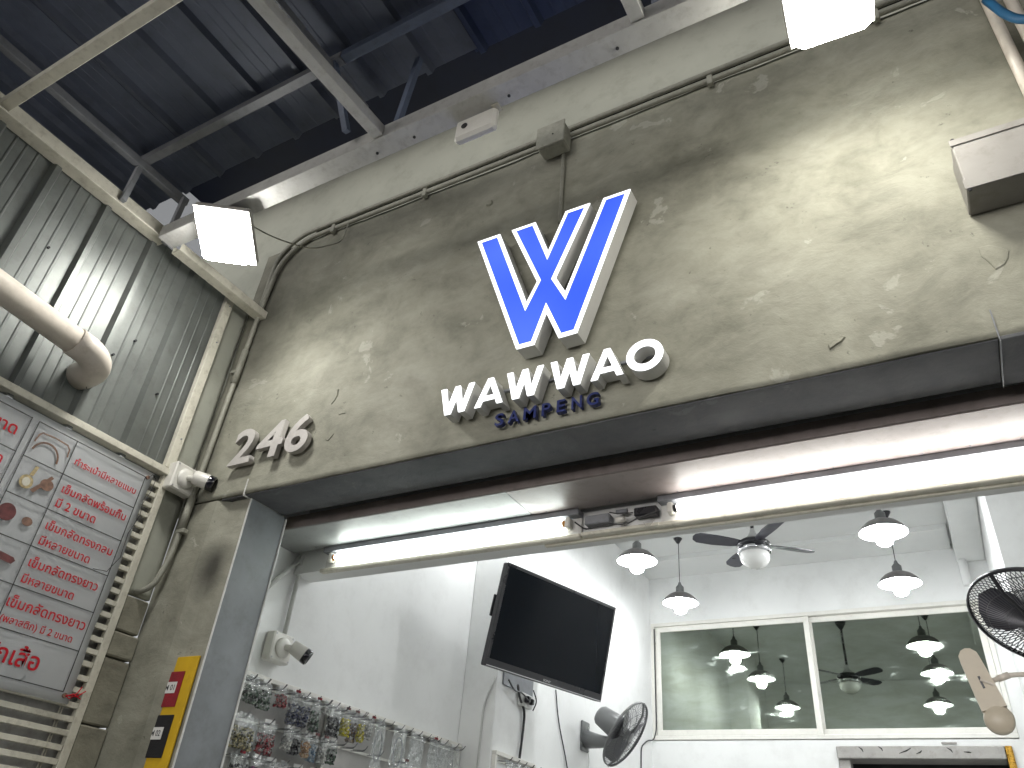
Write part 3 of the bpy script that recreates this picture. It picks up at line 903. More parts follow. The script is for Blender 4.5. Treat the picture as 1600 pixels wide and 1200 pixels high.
# cable from the left floodlight to the conduits
single('cable', MB().tube(bend([(-2.43, -.57, 3.97), (-2.40, -.55, 3.985), (-2.36, -.40, 4.0), (-2.35, -.20, 4.1), (-2.35, -.03, 4.30), (-2.35, -.02, 4.44)], .08), .0035, 6), PVCG, 'thin cable from the left floodlight up to the wall conduit', 'cable')

# ------------------------------------------------------------------ grey box housing on the right of the front
t = thing('wall_box', 'pale rectangular metal box housing on the front at the right edge', 'box', (.9, -.06, 3.36))
mb = MB().box((.272, -.122, 3.366), (1.6, -.002, 3.566), .004); part('casing', mb, DULLBOX, t)
mb = MB().box((.268, -.126, 3.362), (1.6, -.123, 3.40), .001).box((.268, -.126, 3.545), (1.6, -.123, 3.57), .001); part('cover_edge', mb, DULLBOX, t)
mb = MB().tube([(.279, -.123, 3.572), (.279, -.118, 3.572)], .006, 8).tube([(.279, -.124, 3.36), (.279, -.119, 3.36)], .006, 8); part('screw', mb, BPLAST, t)

# ------------------------------------------------------------------ blue logo
LG = [(-1.450, 3.890), (-1.339, 3.890), (-1.180, 3.466), (-1.141, 3.556), (-1.283, 3.888), (-1.171, 3.888), (-1.102, 3.700), (-1.034, 3.890), (-.928, 3.890), (-1.061, 3.548), (-1.016, 3.462), (-.870, 3.890), (-.758, 3.890), (-.962, 3.256), (-1.034, 3.254), (-1.0915, 3.388), (-1.133, 3.254), (-1.206, 3.254)]
if area2(LG) < 0: LG = LG[::-1]
YF = -.080
t = thing('logo_sign', 'large backlit blue double letter emblem with white outline on the concrete front', 'sign', (-1.1, -.04, 3.25))
mb = MB().prism(LG, lambda x, z: (x, YF + .001, z), lambda x, z: (x, -.012, z), caps=(False, True)); part('side_return', mb, RETURN, t)
mb = MB().prism(LG, lambda x, z: (x, YF - .004, z), lambda x, z: (x, YF + .0008, z)); part('white_outline', mb, SIGNW, t)
IN = offset_poly(LG, .0165)
mb = MB().prism(IN, lambda x, z: (x, YF - .0055, z), lambda x, z: (x, YF - .0042, z)); part('blue_face', mb, SIGNB, t)
mb = MB()
for (x, z) in ((-1.3, 3.75), (-1.0, 3.7), (-1.08, 3.5), (-.9, 3.6)): mb.tube([(x, -.0125, z), (x, .003, z)], .006, 6)
part('stand_off', mb, GREYSTEEL, t)

# ------------------------------------------------------------------ white letters
def letter_poly(ch):
    if ch == 'W':
        return [(0, 1), (.175, 1), (.295, .33), (.45, 1), (.61, 1), (.735, .33), (.88, 1), (1.05, 1), (.82, 0), (.645, 0), (.525, .54), (.40, 0), (.215, 0)]
    if ch == 'A':
        return [(0, 0), (.195, 0), (.265, .19), (.48, .19), (.48, .355), (.325, .355), (.48, .76), (.48, 1), (.385, 1)]
def place_letters(t, spec, yf, yb, zb, h, face, ret):
    for ch, x0, x1 in spec:
        if ch == 'O':
            cx, cz = (x0 + x1) / 2, zb + h / 2; rx, rz = (x1 - x0) / 2, h * .52
            wd = h * .215
            for (yy0, yy1, m, nm) in ((yf, yf + .004, face, 'letter_face'), (yf + .0045, yb, ret, 'letter_return')):
                mb = MB(); n = 36; R = []
                for (a, b, y) in ((rx, rz, yy0), (rx, rz, yy1), (rx - wd, rz - wd, yy1), (rx - wd, rz - wd, yy0)):
                    R.append([mb.b.verts.new((cx + a * math.cos(2 * math.pi * i / n), y, cz + b * math.sin(2 * math.pi * i / n))) for i in range(n)])
                for a, b in ((0, 1), (1, 2), (2, 3), (3, 0)):
                    for i in range(n):
                        j = (i + 1) % n
                        mb.b.faces.new((R[a][i], R[a][j], R[b][j], R[b][i]))
                part(nm, mb, m, t)
            continue
        P = letter_poly(ch)
        w = max(p[0] for p in P)
        Q = [(x0 + p[0] / w * (x1 - x0), zb + p[1] * h) for p in P]
        QQ = [Q]
        if ch == 'A':
            k = (x1 - x0) / .96
            QQ = [[(x0 + p[0] * k, zb + p[1] * h) for p in P], [(x0 + (.96 - p[0]) * k, zb + p[1] * h) for p in P][::-1]]
        fm, rm = MB(), MB()
        for Q in QQ:
            fm.prism(Q, lambda x, z: (x, yf, z), lambda x, z: (x, yf + .004, z))
            rm.prism(Q, lambda x, z: (x, yf + .0045, z), lambda x, z: (x, yb, z), caps=(False, True))
        part('letter_face', fm, face, t); part('letter_return', rm, ret, t)
t = thing('name_sign', 'row of six backlit white block letters under the blue emblem', 'sign', (-1.1, -.04, 3.03))
place_letters(t, [('W', -1.526, -1.378), ('A', -1.366, -1.250), ('W', -1.240, -1.092), ('W', -1.064, -.916), ('A', -.908, -.792)], -.074, -.012, 3.042, .117, SIGNW, RETURN)
place_letters(t, [('O', -.781, -.654)], -.074, -.012, 3.038, .117, SIGNW, RETURN)
mb = MB().box((-1.38, -.014, 3.128), (-.70, -.004, 3.138)); part('raceway', mb, GREYSTEEL, t)
t = thing('place_name_sign', 'small unlit navy blue cut-out letters below the white letters', 'sign', (-1.1, -.02, 2.97))
for ch, x0, x1 in (('S', -1.298, -1.262), ('A', -1.244, -1.200), ('M', -1.182, -1.132), ('P', -1.110, -1.076), ('E', -1.052, -1.020), ('N', -.996, -.958), ('G', -.940, -.896)):
    me = place_text(text_mesh(ch, .8, .016), x0, x1, 2.975, 3.023, lambda u, v, w: Vector((u, -.024 - w * .024, v)) - Vector((-1.1, -.02, 2.97)))
    part('letter', me, NAVY, t, local=True)
t = thing('house_number', 'grey raised metal house number 246 beside the left end of the lintel', 'number sign', (-2.45, -.02, 3.06))
for ch, x0, x1 in (('2', -2.678, -2.545), ('4', -2.522, -2.370), ('6', -2.352, -2.222)):
    me = place_text(text_mesh(ch, .5, .020), x0, x1, 3.072, 3.246, lambda u, v, w: Vector((u + (v - 3.072) * .05 - .004, -.023 - w * .05, v)) - Vector((-2.45, -.02, 3.06)))
    part('digit', me, DIGIT, t, local=True)

# ------------------------------------------------------------------ cameras
def cctv(label, base, wall_n, aim, body_off, s=1.0, group='security cameras'):
    n = Vector(wall_n)
    t = thing('security_camera', label, 'camera', base, group)
    b = Vector(base)
    u = Vector((0, 0, 1)); w = n.cross(u).normalized()
    def ob(lo, hi, bev):
        mb = MB().box(lo, hi, bev)
        R = Matrix(((w.x, n.x, 0), (w.y, n.y, 0), (0, 0, 1)))
        for v in mb.b.verts: v.co = R @ v.co + b
        return mb
    part('mount_box', ob((-.063 * s, .001, -.063 * s), (.063 * s, .058 * s, .063 * s), .006), WPLAST, t)
    mb = MB()
    for sx in (-1, 1):
        for sz in (-1, 1):
            p = b + w * sx * .052 * s + u * sz * .052 * s + n * .058 * s
            mb.tube([p, p + n * .0015], .0045 * s, 8)
    for k in (-.03, .03):
        p = b - w * .0635 * s + u * k * s + n * .03 * s
        mb.tube([p, p - w * .001], .012 * s, 14)
    part('screw', mb, ALU, t)
    p0 = b + n * .059 * s
    Mx = Matrix.Translation(p0) @ n.to_track_quat('Z', 'Y').to_matrix().to_4x4()
    part('base_ring', MB().lathe([(0, 0), (.045 * s, 0), (.045 * s, .006 * s), (.036 * s, .013 * s), (.02 * s, .018 * s), (0, .018 * s)], 28, Mx), WPLAST, t)
    a = Vector(aim).normalized()
    q0 = p0 + n * .015 * s; q1 = p0 + n * .03 * s + Vector(body_off) * .4; q2 = p0 + Vector(body_off)
    part('arm', MB().tube([q0, q1, q2], [.013 * s, .014 * s, .013 * s], 12), WPLAST, t)
    Mb = Matrix.Translation(q2) @ a.to_track_quat('Z', 'Y').to_matrix().to_4x4()
    body = part('body', MB().lathe([(0, -.028 * s), (.026 * s, -.028 * s), (.031 * s, -.022 * s), (.034 * s, .02 * s), (.035 * s, .040 * s)], 28, Mb), WPLAST, t)
    mb = MB().lathe([(.0345 * s, .0405 * s), (.0358 * s, .045 * s), (.0355 * s, .066 * s), (.030 * s, .070 * s), (.029 * s, .064 * s), (0, .064 * s)], 28, Mb)
    part('lens_hood', mb, BGLASS, body)
    return t
cctv('white bullet camera on a cream box at the top corner of the price banner', (-2.925, -.085, 3.015), (1, 0, 0), (.62, .62, -.20), (.055, .03, .004), 1.0)
cctv('white bullet camera on a square box inside the shop above the bead rack', (XW + .002, .565, 2.445), (1, 0, 0), (.62, .62, -.45), (.05, .04, .0), 1.0)
single('conduit', MB().tube(bend([(XW + .02, .595, 2.51), (XW + .02, .595, 2.86), (XW + .02, .60, 2.89)], .03), .011, 10), PVCW, 'white vertical conduit down to the camera box inside the shop', 'conduit')
single('conduit', MB().tube([(XW + .03, .40, 2.66), (XW + .03, .575, 2.875)], .012, 10), PVCW, 'white slanting conduit behind the pillar inside the shop', 'conduit')
t = thing('junction_box', 'small white round-edged junction box at the top of the inside wall conduits', 'junction box', (XW + .02, .59, 2.83))
part('box', MB().box((XW + .001, .565, 2.845), (XW + .04, .62, 2.89), .006), PVCW, t); part('lid', MB().box((XW + .0405, .562, 2.842), (XW + .044, .623, 2.8925), .001), PVCW, t)

# ------------------------------------------------------------------ yellow notice on the pillar
t = thing('yellow_notice', 'yellow board with a red and a black patch on the pillar', 'notice', (-2.66, .025, 1.6))
part('board', MB().box((-2.754, .0195, 1.55), (-2.560, .0285, 2.262), .002), YELLOW, t)
r_ = part('red_patch', MB().box((-2.717, .0165, 2.078), (-2.612, .0192, 2.206), .001), REDFELT, t)
part('label', MB().box((-2.702, .0155, 2.127), (-2.636, .0163, 2.168)), PAPER, r_)
b_ = part('black_patch', MB().box((-2.718, .0165, 1.905), (-2.600, .0192, 2.050), .001), BLACKFELT, t)
part('label', MB().box((-2.704, .0155, 1.966), (-2.634, .0163, 2.008)), PAPER, b_)
for s_, z in (('M 01', 2.138), ('M 02', 1.978)):
    me = place_text(text_mesh(s_, 0, .015), -2.695, -2.644, z, z + .020, lambda u, v, w: Vector((u, .0152, v)) - Vector((-2.66, .025, 1.6)))
    part('printed_text', me, BLACKP, t, local=True)

# ------------------------------------------------------------------ tube lights
def tube_light(label, x0, x1, m, ends, y=.552, z=2.842, grp='fluorescent lights behind the lintel'):
    t = thing('tube_light', label, 'tube light', ((x0 + x1) / 2, y, z - .05), grp)
    part('batten', MB().box((x0 - .06, .565, 2.80), (x1 + .06, .578, 2.868), .002), STEELP, t)
    part('reflector_lip', MB().box((x0 - .075, .548, 2.779), (x1 + .06, .579, 2.797), .004), CREAM, t)
    part('tube', MB().tube([(x0 + .014, y - .005, z), (x1 - .014, y - .005, z)], .0135, 16), m, t)
    for x, s in ((x0, 1), (x1, -1)):
        part('tube_cap', MB().tube([(x, y - .005, z), (x + s * .0138, y - .005, z)], .0139, 14), ends, t)
        part('lamp_holder', MB().box((x - .022 * (s > 0) , y - .022, z - .022), (x + .022 * (s < 0), y + .012, z + .022), .005), WPLAST, t)
    part('top_channel', MB().box((x0 - .06, .53, 2.869), (x1 + .06, .579, 2.894), .002), GREYSTEEL, t)
    return t
tube_light('left fluorescent tube light with cool white glow under the shutter box', -2.498, -1.290, TUBEM, ORANGE)
tube_light('right fluorescent tube light, thick and brightest, running out of the picture', -.843, .365, TUBEM2, BPLAST, y=.545, z=2.838)
t = thing('ballast_gear', 'grimy grey ballast and starter gear between the two tube lights', 'ballast', (-1.06, .55, 2.80))
part('tray', MB().box((-1.225, .545, 2.782), (-.905, .578, 2.796), .002), CREAM, t)
part('ballast', MB().box((-1.205, .535, 2.82), (-1.10, .576, 2.858), .004), GREYSTEEL, t)
part('ballast', MB().box((-1.00, .535, 2.828), (-.91, .576, 2.862), .004), BPLAST, t)
part('starter', MB().tube([(-1.075, .545, 2.825), (-1.04, .545, 2.825)], .012, 12), WPLAST, t)
part('starter', MB().tube([(-1.075, .548, 2.86), (-1.03, .548, 2.86)], .009, 10), GREYSTEEL, t)
part('wiring', MB().tube(bend([(-1.25, .545, 2.842), (-1.20, .535, 2.80), (-1.10, .53, 2.808), (-1.03, .53, 2.795), (-.98, .53, 2.815), (-.90, .535, 2.835)], .02), .003, 6).tube(bend([(-1.10, .54, 2.86), (-1.06, .52, 2.84), (-1.0, .53, 2.84)], .02), .0025, 6), RUBBER, t)
part('cobweb', MB().tube([(-.98, .535, 2.79), (-.93, .52, 2.775), (-.915, .53, 2.80)], .0012, 4).tube([(-.96, .535, 2.795), (-.94, .51, 2.765)], .001, 4), COBW, t)
part('mounting_board', MB().box((-1.40, .5795, 2.772), (1.45, .60, 2.80), .003), CREAM, front)

# ------------------------------------------------------------------ pendant lamps
def pendant(label, x, y, zb):
    """zb: height of the shade rim"""
    t = thing('pendant_lamp', label, 'pendant lamp', (x, y, zb), 'pendant lamps in the shop')
    part('cord', MB().tube([(x, y, zb + .19), (x + .004, y, ZC - .03)], .0035, 6), RUBBER, t)
    Mx = Matrix.Translation((x, y, 0))
    part('ceiling_rose', MB().lathe([(0, ZC - .05), (.012, ZC - .05), (.04, ZC - .006), (.04, ZC - .002), (0, ZC - .002)], 20, Mx), BPLAST, t)
    part('lamp_cap', MB().lathe([(0, zb + .195), (.010, zb + .19), (.018, zb + .165), (.036, zb + .145), (.036, zb + .100), (.042, zb + .092), (.042, zb + .085), (0, zb + .085)], 24, Mx), FANGREY, t)
    sh = part('shade', MB().lathe([(.038, zb + .092), (.070, zb + .085), (.105, zb + .066), (.135, zb + .038), (.158, zb + .006), (.163, zb), (.161, zb - .002), (.156, zb + .004), (.133, zb + .035), (.103, zb + .062), (.068, zb + .081), (.038, zb + .087)], 40, Mx), SHADE, t)
    part('inner_enamel', MB().lathe([(.1585, zb - .0015), (.1545, zb + .003), (.1315, zb + .033), (.101, zb + .060), (.066, zb + .079), (.036, zb + .084)], 40, Mx), SHADEIN, sh)
    part('bulb', MB().lathe([(0, zb + .08), (.03, zb + .078), (.05, zb + .055), (.056, zb + .01), (.056, zb - .05), (.05, zb - .078), (.032, zb - .092), (0, zb - .097)], 20, Mx), BULBM, t)
    return t
ZR = 3.885
pendant('pendant lamp on a long cord, nearer of the two lamps left of the ceiling fan', -2.155, 3.53, ZR)
pendant('lit pendant lamp left of the ceiling fan, hanging lowest beside the window frame', -2.160, 4.59, ZR)
pendant('big bright pendant lamp right of the ceiling fan, close under the tube light', -.345, 3.53, ZR)
pendant('lit pendant lamp right of the ceiling fan, just above the window top', -.365, 4.59, ZR)
pendant('pendant lamp hidden behind the lintel, seen lowest left in the window reflection', -2.20, 2.03, ZR)
pendant('pendant lamp hidden behind the lintel, seen lowest right in the window reflection', -.46, 2.03, ZR)

# ------------------------------------------------------------------ ceiling fan
t = thing('ceiling_fan', 'dark ceiling fan with white globe light between the pendant lamps', 'ceiling fan', (-1.225, 3.5, 3.8))
fx, fy = -1.225, 3.5
Mx = Matrix.Translation((fx, fy, 0))
part('down_rod', MB().tube([(fx, fy, 4.0), (fx, fy, ZC - .05)], .013, 12), BPLAST, t)
part('canopy', MB().lathe([(0, ZC - .08), (.02, ZC - .08), (.05, ZC - .03), (.06, ZC - .003), (0, ZC - .003)], 24, Mx), BPLAST, t)
part('neck', MB().lathe([(0, 4.02), (.016, 4.02), (.024, 3.985), (.05, 3.95), (.075, 3.925), (0, 3.92)], 28, Mx), ALU, t)
part('motor', MB().lathe([(0, 3.928), (.09, 3.926), (.118, 3.905), (.122, 3.88), (.10, 3.868), (0, 3.868)], 36, Mx), BPLAST, t)
part('chrome_band', MB().lathe([(.100, 3.8675), (.118, 3.862), (.124, 3.845), (.118, 3.828), (.10, 3.824)], 36, Mx), CHROME, t)
part('globe', MB().lathe([(.104, 3.8235), (.110, 3.81), (.104, 3.775), (.08, 3.74), (.045, 3.72), (0, 3.713)], 36, Mx), OPAL, t)
for k in range(4):
    a = math.radians(37 + 90 * k)
    mb = MB()
    P = [(.10, -.035), (.16, -.055), (.30, -.068), (.42, -.062), (.455, -.035), (.465, 0), (.455, .035), (.42, .052), (.30, .052), (.16, .04), (.10, .03)]
    R = Matrix.Rotation(a, 4, 'Z') @ Matrix.Rotation(math.radians(13), 4, 'X')
    mb.prism(P, lambda x, y: Mx @ Matrix.Translation((0, 0, 3.895)) @ R @ Vector((x, y, 0)), lambda x, y: Mx @ Matrix.Translation((0, 0, 3.895)) @ R @ Vector((x, y, .006)))
    part('blade', mb, BLADE, t)

# ------------------------------------------------------------------ window
win = thing('sliding_window', 'wide white framed two-pane sliding window with dark glass high in the back wall', 'window', (-1.28, YB, 2.905))
def frame_rect(x0, x1, z0, z1, w, y0, y1, bev=.003):
    mb = MB()
    mb.box((x0, y0, z0), (x1, y1, z0 + w), bev).box((x0, y0, z1 - w), (x1, y1, z1), bev)
    mb.box((x0, y0 + .0006, z0 + w), (x0 + w, y1, z1 - w), bev).box((x1 - w, y0 + .0006, z0 + w), (x1, y1, z1 - w), bev)
    return mb
part('outer_frame', frame_rect(-2.757, .191, 2.905, 3.99, .035, YB - .012, YB + .08), WPLAST, win)
s1 = part('left_sash', frame_rect(-2.715, -1.232, 2.942, 3.953, .05, YB + .004, YB + .03), WPLAST, win)
part('glass', MB().box((-2.664, YB + .016, 2.993), (-1.283, YB + .02, 3.902)), GLASS, s1)
s2 = part('right_sash', frame_rect(-1.262, .154, 2.942, 3.953, .05, YB + .032, YB + .058), WPLAST, win)
part('glass', MB().box((-1.211, YB + .044, 2.993), (.103, YB + .048, 3.902)), GLASS, s2)
part('meeting_rail', MB().box((-1.279, YB - .002, 2.941), (-1.231, YB + .0035, 3.954), .002), WPLAST, win)
t = thing('doorway_lintel', 'rough grey plaster lintel over the dark doorway under the window', 'lintel', (-.5, YB, 2.75))
part('beam', MB().box((-1.142, YB - .035, 2.752), (.075, YB + .25, 2.846), .006), GREYPL, t)
part('post', MB().box((-1.14, YB + .002, .01), (-1.05, YB + .13, 2.75), .004), GREYPL, t)
mb = MB()
for (x, z, a, l) in ((-.95, 2.82, .9, .05), (-.80, 2.825, .9, .045), (-.62, 2.81, -.4, .10), (-.52, 2.80, -.5, .05), (-.30, 2.815, .8, .05), (-.18, 2.80, .1, .05)):
    d = Vector((math.cos(a), 0, -math.sin(a))) * l / 2
    mb.tube([Vector((x, YB - .036, z)) - d, Vector((x + .01, YB - .038, z)), Vector((x, YB - .036, z)) + d], [.002, .005, .002], 5)
part('scratch', mb, DARKROOM, t)
single('trim', MB().box((.08, YB - .03, 2.3), (.128, YB - .001, 2.846), .004).box((.09, YB - .04, 2.66), (.122, YB - .0305, 2.83), .006), AMBER, 'amber gilt carved strip at the right end of the grey lintel', 'trim')
single('paper_scrap', MB().box((-.35, YB - .012, 2.862), (-.24, YB - .002, 2.878), .003), GREYPL, 'small crumpled brown scrap lying on the grey lintel top', 'scrap')
single('cable', MB().tube(bend([(-2.718, YB - .018, 3.93), (-2.716, YB - .018, 2.99), (-2.745, YB - .02, 2.90), (-2.76, YB - .14, 2.88), (-2.76, YB - .3, 2.80), (-2.762, YB - .32, 2.4)], .05), .0055, 8), RUBBER, 'black cable down the left edge of the window frame', 'cable')

# ------------------------------------------------------------------ television
o4 = [Vector(v) for v in ((-2.167, 1.604, 3.165), (-1.883, 2.49, 3.156), (-2.003, 2.485, 2.603), (-2.286, 1.599, 2.611))]
ctr = sum(o4, Vector()) / 4
rx = ((o4[1] - o4[0]) + (o4[2] - o4[3])).normalized()
uy = ((o4[0] - o4[3]) + (o4[1] - o4[2]))
nz_ = rx.cross(uy).normalized()
uy = nz_.cross(rx)
TW, TH = .930, .566
m = Matrix.Translation(ctr) @ Matrix(((rx.x, uy.x, nz_.x, 0), (rx.y, uy.y, nz_.y, 0), (rx.z, uy.z, nz_.z, 0), (0, 0, 0, 1)))
t = thing('television', 'large black flat television tilted down on the wall column', 'television', mat=m)
L_ = dict(local=True)
part('cabinet', MB().box((-TW / 2, -TH / 2, -.045), (TW / 2, TH / 2, -.004), .006), BPLAST, t, **L_)
part('bezel', frame_rect(-TW / 2, TW / 2, -TH / 2, TH / 2, .016, 0, 1).__class__() if False else (lambda mb: (mb.box((-TW / 2, TH / 2 - .016, -.0038), (TW / 2, TH / 2, .003), .001), mb.box((-TW / 2, -TH / 2, -.0038), (TW / 2, -TH / 2 + .042, .003), .001), mb.box((-TW / 2, -TH / 2 + .0421, -.0038), (-TW / 2 + .016, TH / 2 - .0161, .003), .001), mb.box((TW / 2 - .016, -TH / 2 + .0421, -.0038), (TW / 2, TH / 2 - .0161, .003), .001), mb)[-1])(MB()), BPLAST, t, **L_)
part('screen', MB().box((-TW / 2 + .0162, -TH / 2 + .0422, -.0036), (TW / 2 - .0162, TH / 2 - .0162, -.0004)), SCREEN, t, **L_)
part('chrome_strip', MB().box((-TW / 2 + .004, -TH / 2 + .003, .0031), (TW / 2 - .004, -TH / 2 + .0075, .0045)), ALU, t, **L_)
me = place_text(text_mesh('SONY', 0, .02), -.03, .03, -TH / 2 + .014, -TH / 2 + .026, lambda u, v, w: Vector((u, v, .0033)))
part('maker_lettering', me, ALU, t, **L_)
part('rear_casing', MB().box((-.30, -.20, -.085), (.30, .14, -.0455), .02), BPLAST, t, **L_)
inv = m.inverted()
A = inv @ Vector((-2.50, 2.40, 2.86)); B = Vector((0.1, -.02, -.10))
part('wall_bracket', MB().tube([A, (A + B) / 2 + Vector((.12, 0, 0)), B], .018, 6).box((B.x - .12, B.y - .12, -.11), (B.x + .12, B.y + .12, -.087)).box((-.47, -.02, -.06), (-.30, .10, -.05), .003), BPLAST, t, **L_)
pl = thing('bracket_plate', 'steel wall plate with plugs and wires behind the television', 'bracket', (-2.52, 2.4, 2.7))
part('plate', MB().box((-2.526, 2.22, 2.66), (-2.515, 2.60, 2.95), .003), GREYSTEEL, pl)
part('socket_box', MB().box((-2.526, 2.42, 2.58), (-2.49, 2.56, 2.66), .006), PVCW, pl)
part('plug', MB().box((-2.49, 2.44, 2.60), (-2.455, 2.475, 2.64), .006).box((-2.49, 2.50, 2.60), (-2.46, 2.53, 2.635), .006), BPLAST, pl)
part('wiring', MB().tube(bend([(-2.47, 2.2, 2.68), (-2.46, 2.26, 2.63), (-2.46, 2.36, 2.64), (-2.46, 2.45, 2.61)], .03), .005, 6).tube(bend([(-2.47, 2.52, 2.69), (-2.46, 2.56, 2.63), (-2.47, 2.53, 2.57)], .03), .004, 6), RUBBER, pl)
single('cable', MB().tube(bend([(-2.46, 2.30, 2.67), (-2.49, 2.38, 2.62), (-2.51, 2.50, 2.56), (-2.515, 2.50, 2.45), (-2.51, 2.47, 2.28)], .05), .008, 8), RUBBER, 'thick black cable hanging below the television', 'cable')
single('cable', MB().tube(bend([(-2.76, 3.40, 2.90), (-2.76, 3.46, 2.70), (-2.76, 3.62, 2.45), (-2.76, 3.75, 2.2)], .1), .0045, 6), RUBBER, 'thin black cable curving down the white wall right of the television', 'cable')
single('conduit', MB().tube(bend([(-2.535, 2.15, 2.69), (-2.60, 2.148, 2.53), (-2.605, 2.148, 2.0)], .06), .006, 8), PVCW, 'thin white surface wire down the column below the television', 'conduit')

# ------------------------------------------------------------------ wall fans
def wall_fan(label, base, head, axis, R, m_body, m_wire, blades=3, arm_from=None, group='oscillating wall fans', nw=64, ml=1.0):
    axis = Vector(axis).normalized(); head = Vector(head); base = Vector(base)
    t = thing('wall_fan', label, 'wall fan', base, group)
    Mh = Matrix.Translation(head) @ axis.to_track_quat('Z', 'Y').to_matrix().to_4x4()
    d = R * .36
    # cage: front and rear dome of radial wires with hoops
    mb = MB()
    for k in range(nw):
        a = 2 * math.pi * k / nw
        ca, sa = math.cos(a), math.sin(a)
        for sgn in (1, -1):
            pts = []
            for (rr, zz_) in ((.16, 1.0), (.45, .97), (.72, .82), (.90, .50), (1.0, 0.0)):
                pts.append(Mh @ Vector((R * rr * ca, R * rr * sa, sgn * d * .5 * zz_ + (0 if sgn > 0 else 0))))
            mb.tube(pts, R * (.0052 if nw < 80 else .0075), 4, cap=False)
    part('cage_wires', mb, m_wire, t)
    mb = MB()
    for rr, z_ in ((.45, .485), (.72, .41)):
        for sgn in (1, -1):
            mb.tube([Mh @ Vector((R * rr * math.cos(2 * math.pi * k / 32), R * rr * math.sin(2 * math.pi * k / 32), sgn * d * z_)) for k in range(33)], R * .007, 4, cap=False)
    part('cage_hoop', mb, m_wire, t)
    mb = MB().lathe([(R * 1.0, d * .10), (R * 1.03, d * .09), (R * 1.03, -d * .09), (R * 1.0, -d * .10)], 48, Mh)
    part('cage_rim', mb, m_body, t)
    mb = MB().lathe([(0, d * .52), (R * .15, d * .52), (R * .17, d * .47), (0, d * .46)], 24, Mh); part('front_badge', mb, m_body, t)
    for s in (-1, 1):
        part('cage_bar', MB().box((-.012, s * R * .15 if s > 0 else -R * 1.0, d * .46), (.012, s * R * 1.0 if s > 0 else -R * .15, d * .50), .002) if False else MB().tube([Mh @ Vector((0, s * R * .15, d * .51)), Mh @ Vector((0, s * R * .72, d * .44)), Mh @ Vector((0, s * R * 1.03, 0))], R * .035, 6), m_body, t)
    for k in range(blades):
        a = 2 * math.pi * k / blades + .5
        Rm = Mh @ Matrix.Rotation(a, 4, 'Z') @ Matrix.Rotation(math.radians(24), 4, 'X')
        P = [(.10, -.10), (.35, -.34), (.65, -.42), (.85, -.28), (.88, .02), (.78, .26), (.5, .28), (.25, .16), (.10, .10)]
        part('blade', MB().prism([(p[0] * R, p[1] * R) for p in P], lambda x, y: Rm @ Vector((x, y, -.002)), lambda x, y: Rm @ Vector((x, y, .002))), m_body if m_body is not BPLAST else BLADE, t)
    part('hub', MB().lathe([(0, d * .30), (R * .12, d * .25), (R * .17, 0), (R * .16, -d * .45), (0, -d * .45)], 24, Mh), m_body, t)
    part('motor_housing', MB().lathe([(0, -R * 1.05 * ml), (R * .24 * ml, -R * 1.03 * ml), (R * .30 * ml, -R * .95 * ml), (R * .36 * ml, -R * .35), (R * .34 * ml, -d * .52), (0, -d * .51)], 28, Mh), m_body, t)
    neck = Mh @ Vector((0, 0, -R * .35))
    low = neck + Vector((0, 0, -R * .42))
    part('neck', MB().tube([neck, low], [R * .10, R * .12], 12), m_body, t)
    wall = base
    part('bracket_arm', MB().tube([low, low * .5 + wall * .5 + Vector((0, 0, -.005)), wall], [R * .10, R * .19, R * .27], 14), m_body, t)
    return t
wf = wall_fan('grey wall fan turned sideways on the white wall under the television', (XW + .012, 3.93, 2.65), (-2.35, 3.77, 2.655), (.75, .02, -.50), .25, FANGREY, WIRE)
part('wall_plate', MB().box((XW + .001, 3.86, 2.56), (XW + .02, 4.0, 2.78), .008), FANGREY, wf)
single('cable', MB().tube(bend([(XW + .03, 3.95, 2.74), (XW + .03, 4.01, 2.66), (XW + .02, 3.97, 2.60), (XW + .01, 4.02, 2.5), (XW + .01, 3.98, 2.4)], .03), .003, 6), PVCW, 'thin white lead hanging from the grey wall fan bracket', 'cable')
wf2 = wall_fan('black caged fan hanging in at the right edge of the picture', (.62, 1.25, 2.62), (.235, 1.05, 2.50), (-.30, -.35, -.72), .215, BPLAST, WIRE, nw=84, ml=.62)
part('wall_plate', MB().box((.60, 1.18, 2.50), (.64, 1.32, 2.74), .006), BPLAST, wf2)
part('wall_stem', MB().tube([(.62, 1.25, 2.62), (1.45, 1.25, 2.62)], .02, 10), BPLAST, wf2)
t = thing('beige_casing', 'beige rounded casing with a slot on a thin rod below the black fan', 'casing', (.02, 1.0, 2.17))  # unidentified object, modelled from its outward shape only
a0 = Vector((-.005, 1.0, 2.365)); a1 = Vector((.037, 1.0, 2.175))
dd = (a1 - a0).normalized(); ww = Vector((-dd.z, 0, dd.x)); Lh = (a1 - a0).length
P = [(-.03, 0), (-.028, -.015), (-.015, -.03), (0, -.034), (.015, -.03), (.028, -.015), (.03, 0), (.036, Lh * .5), (.038, Lh * .82), (-.036, Lh * .82), (-.034, Lh * .5)]
fp = lambda y: (lambda u, v: a0 + ww * u + dd * v + Vector((0, y, 0)))
part('casing', MB().prism(P, fp(-.02), fp(.02)), BEIGE, t)
mb = MB()
mb.lathe([(0, -.022), (.036, -.022), (.043, -.012), (.043, .012), (.036, .022), (0, .022)], 28, Matrix.Translation(a0 + dd * Lh * .98) @ Matrix.Rotation(math.radians(90), 4, 'X'))
part('round_foot', mb, BEIGE, t)
part('slot', MB().prism([(-.003, Lh * .30), (.004, Lh * .30), (.004, Lh * .50), (-.003, Lh * .50)], fp(-.0212), fp(-.0202)), BPLAST, t)
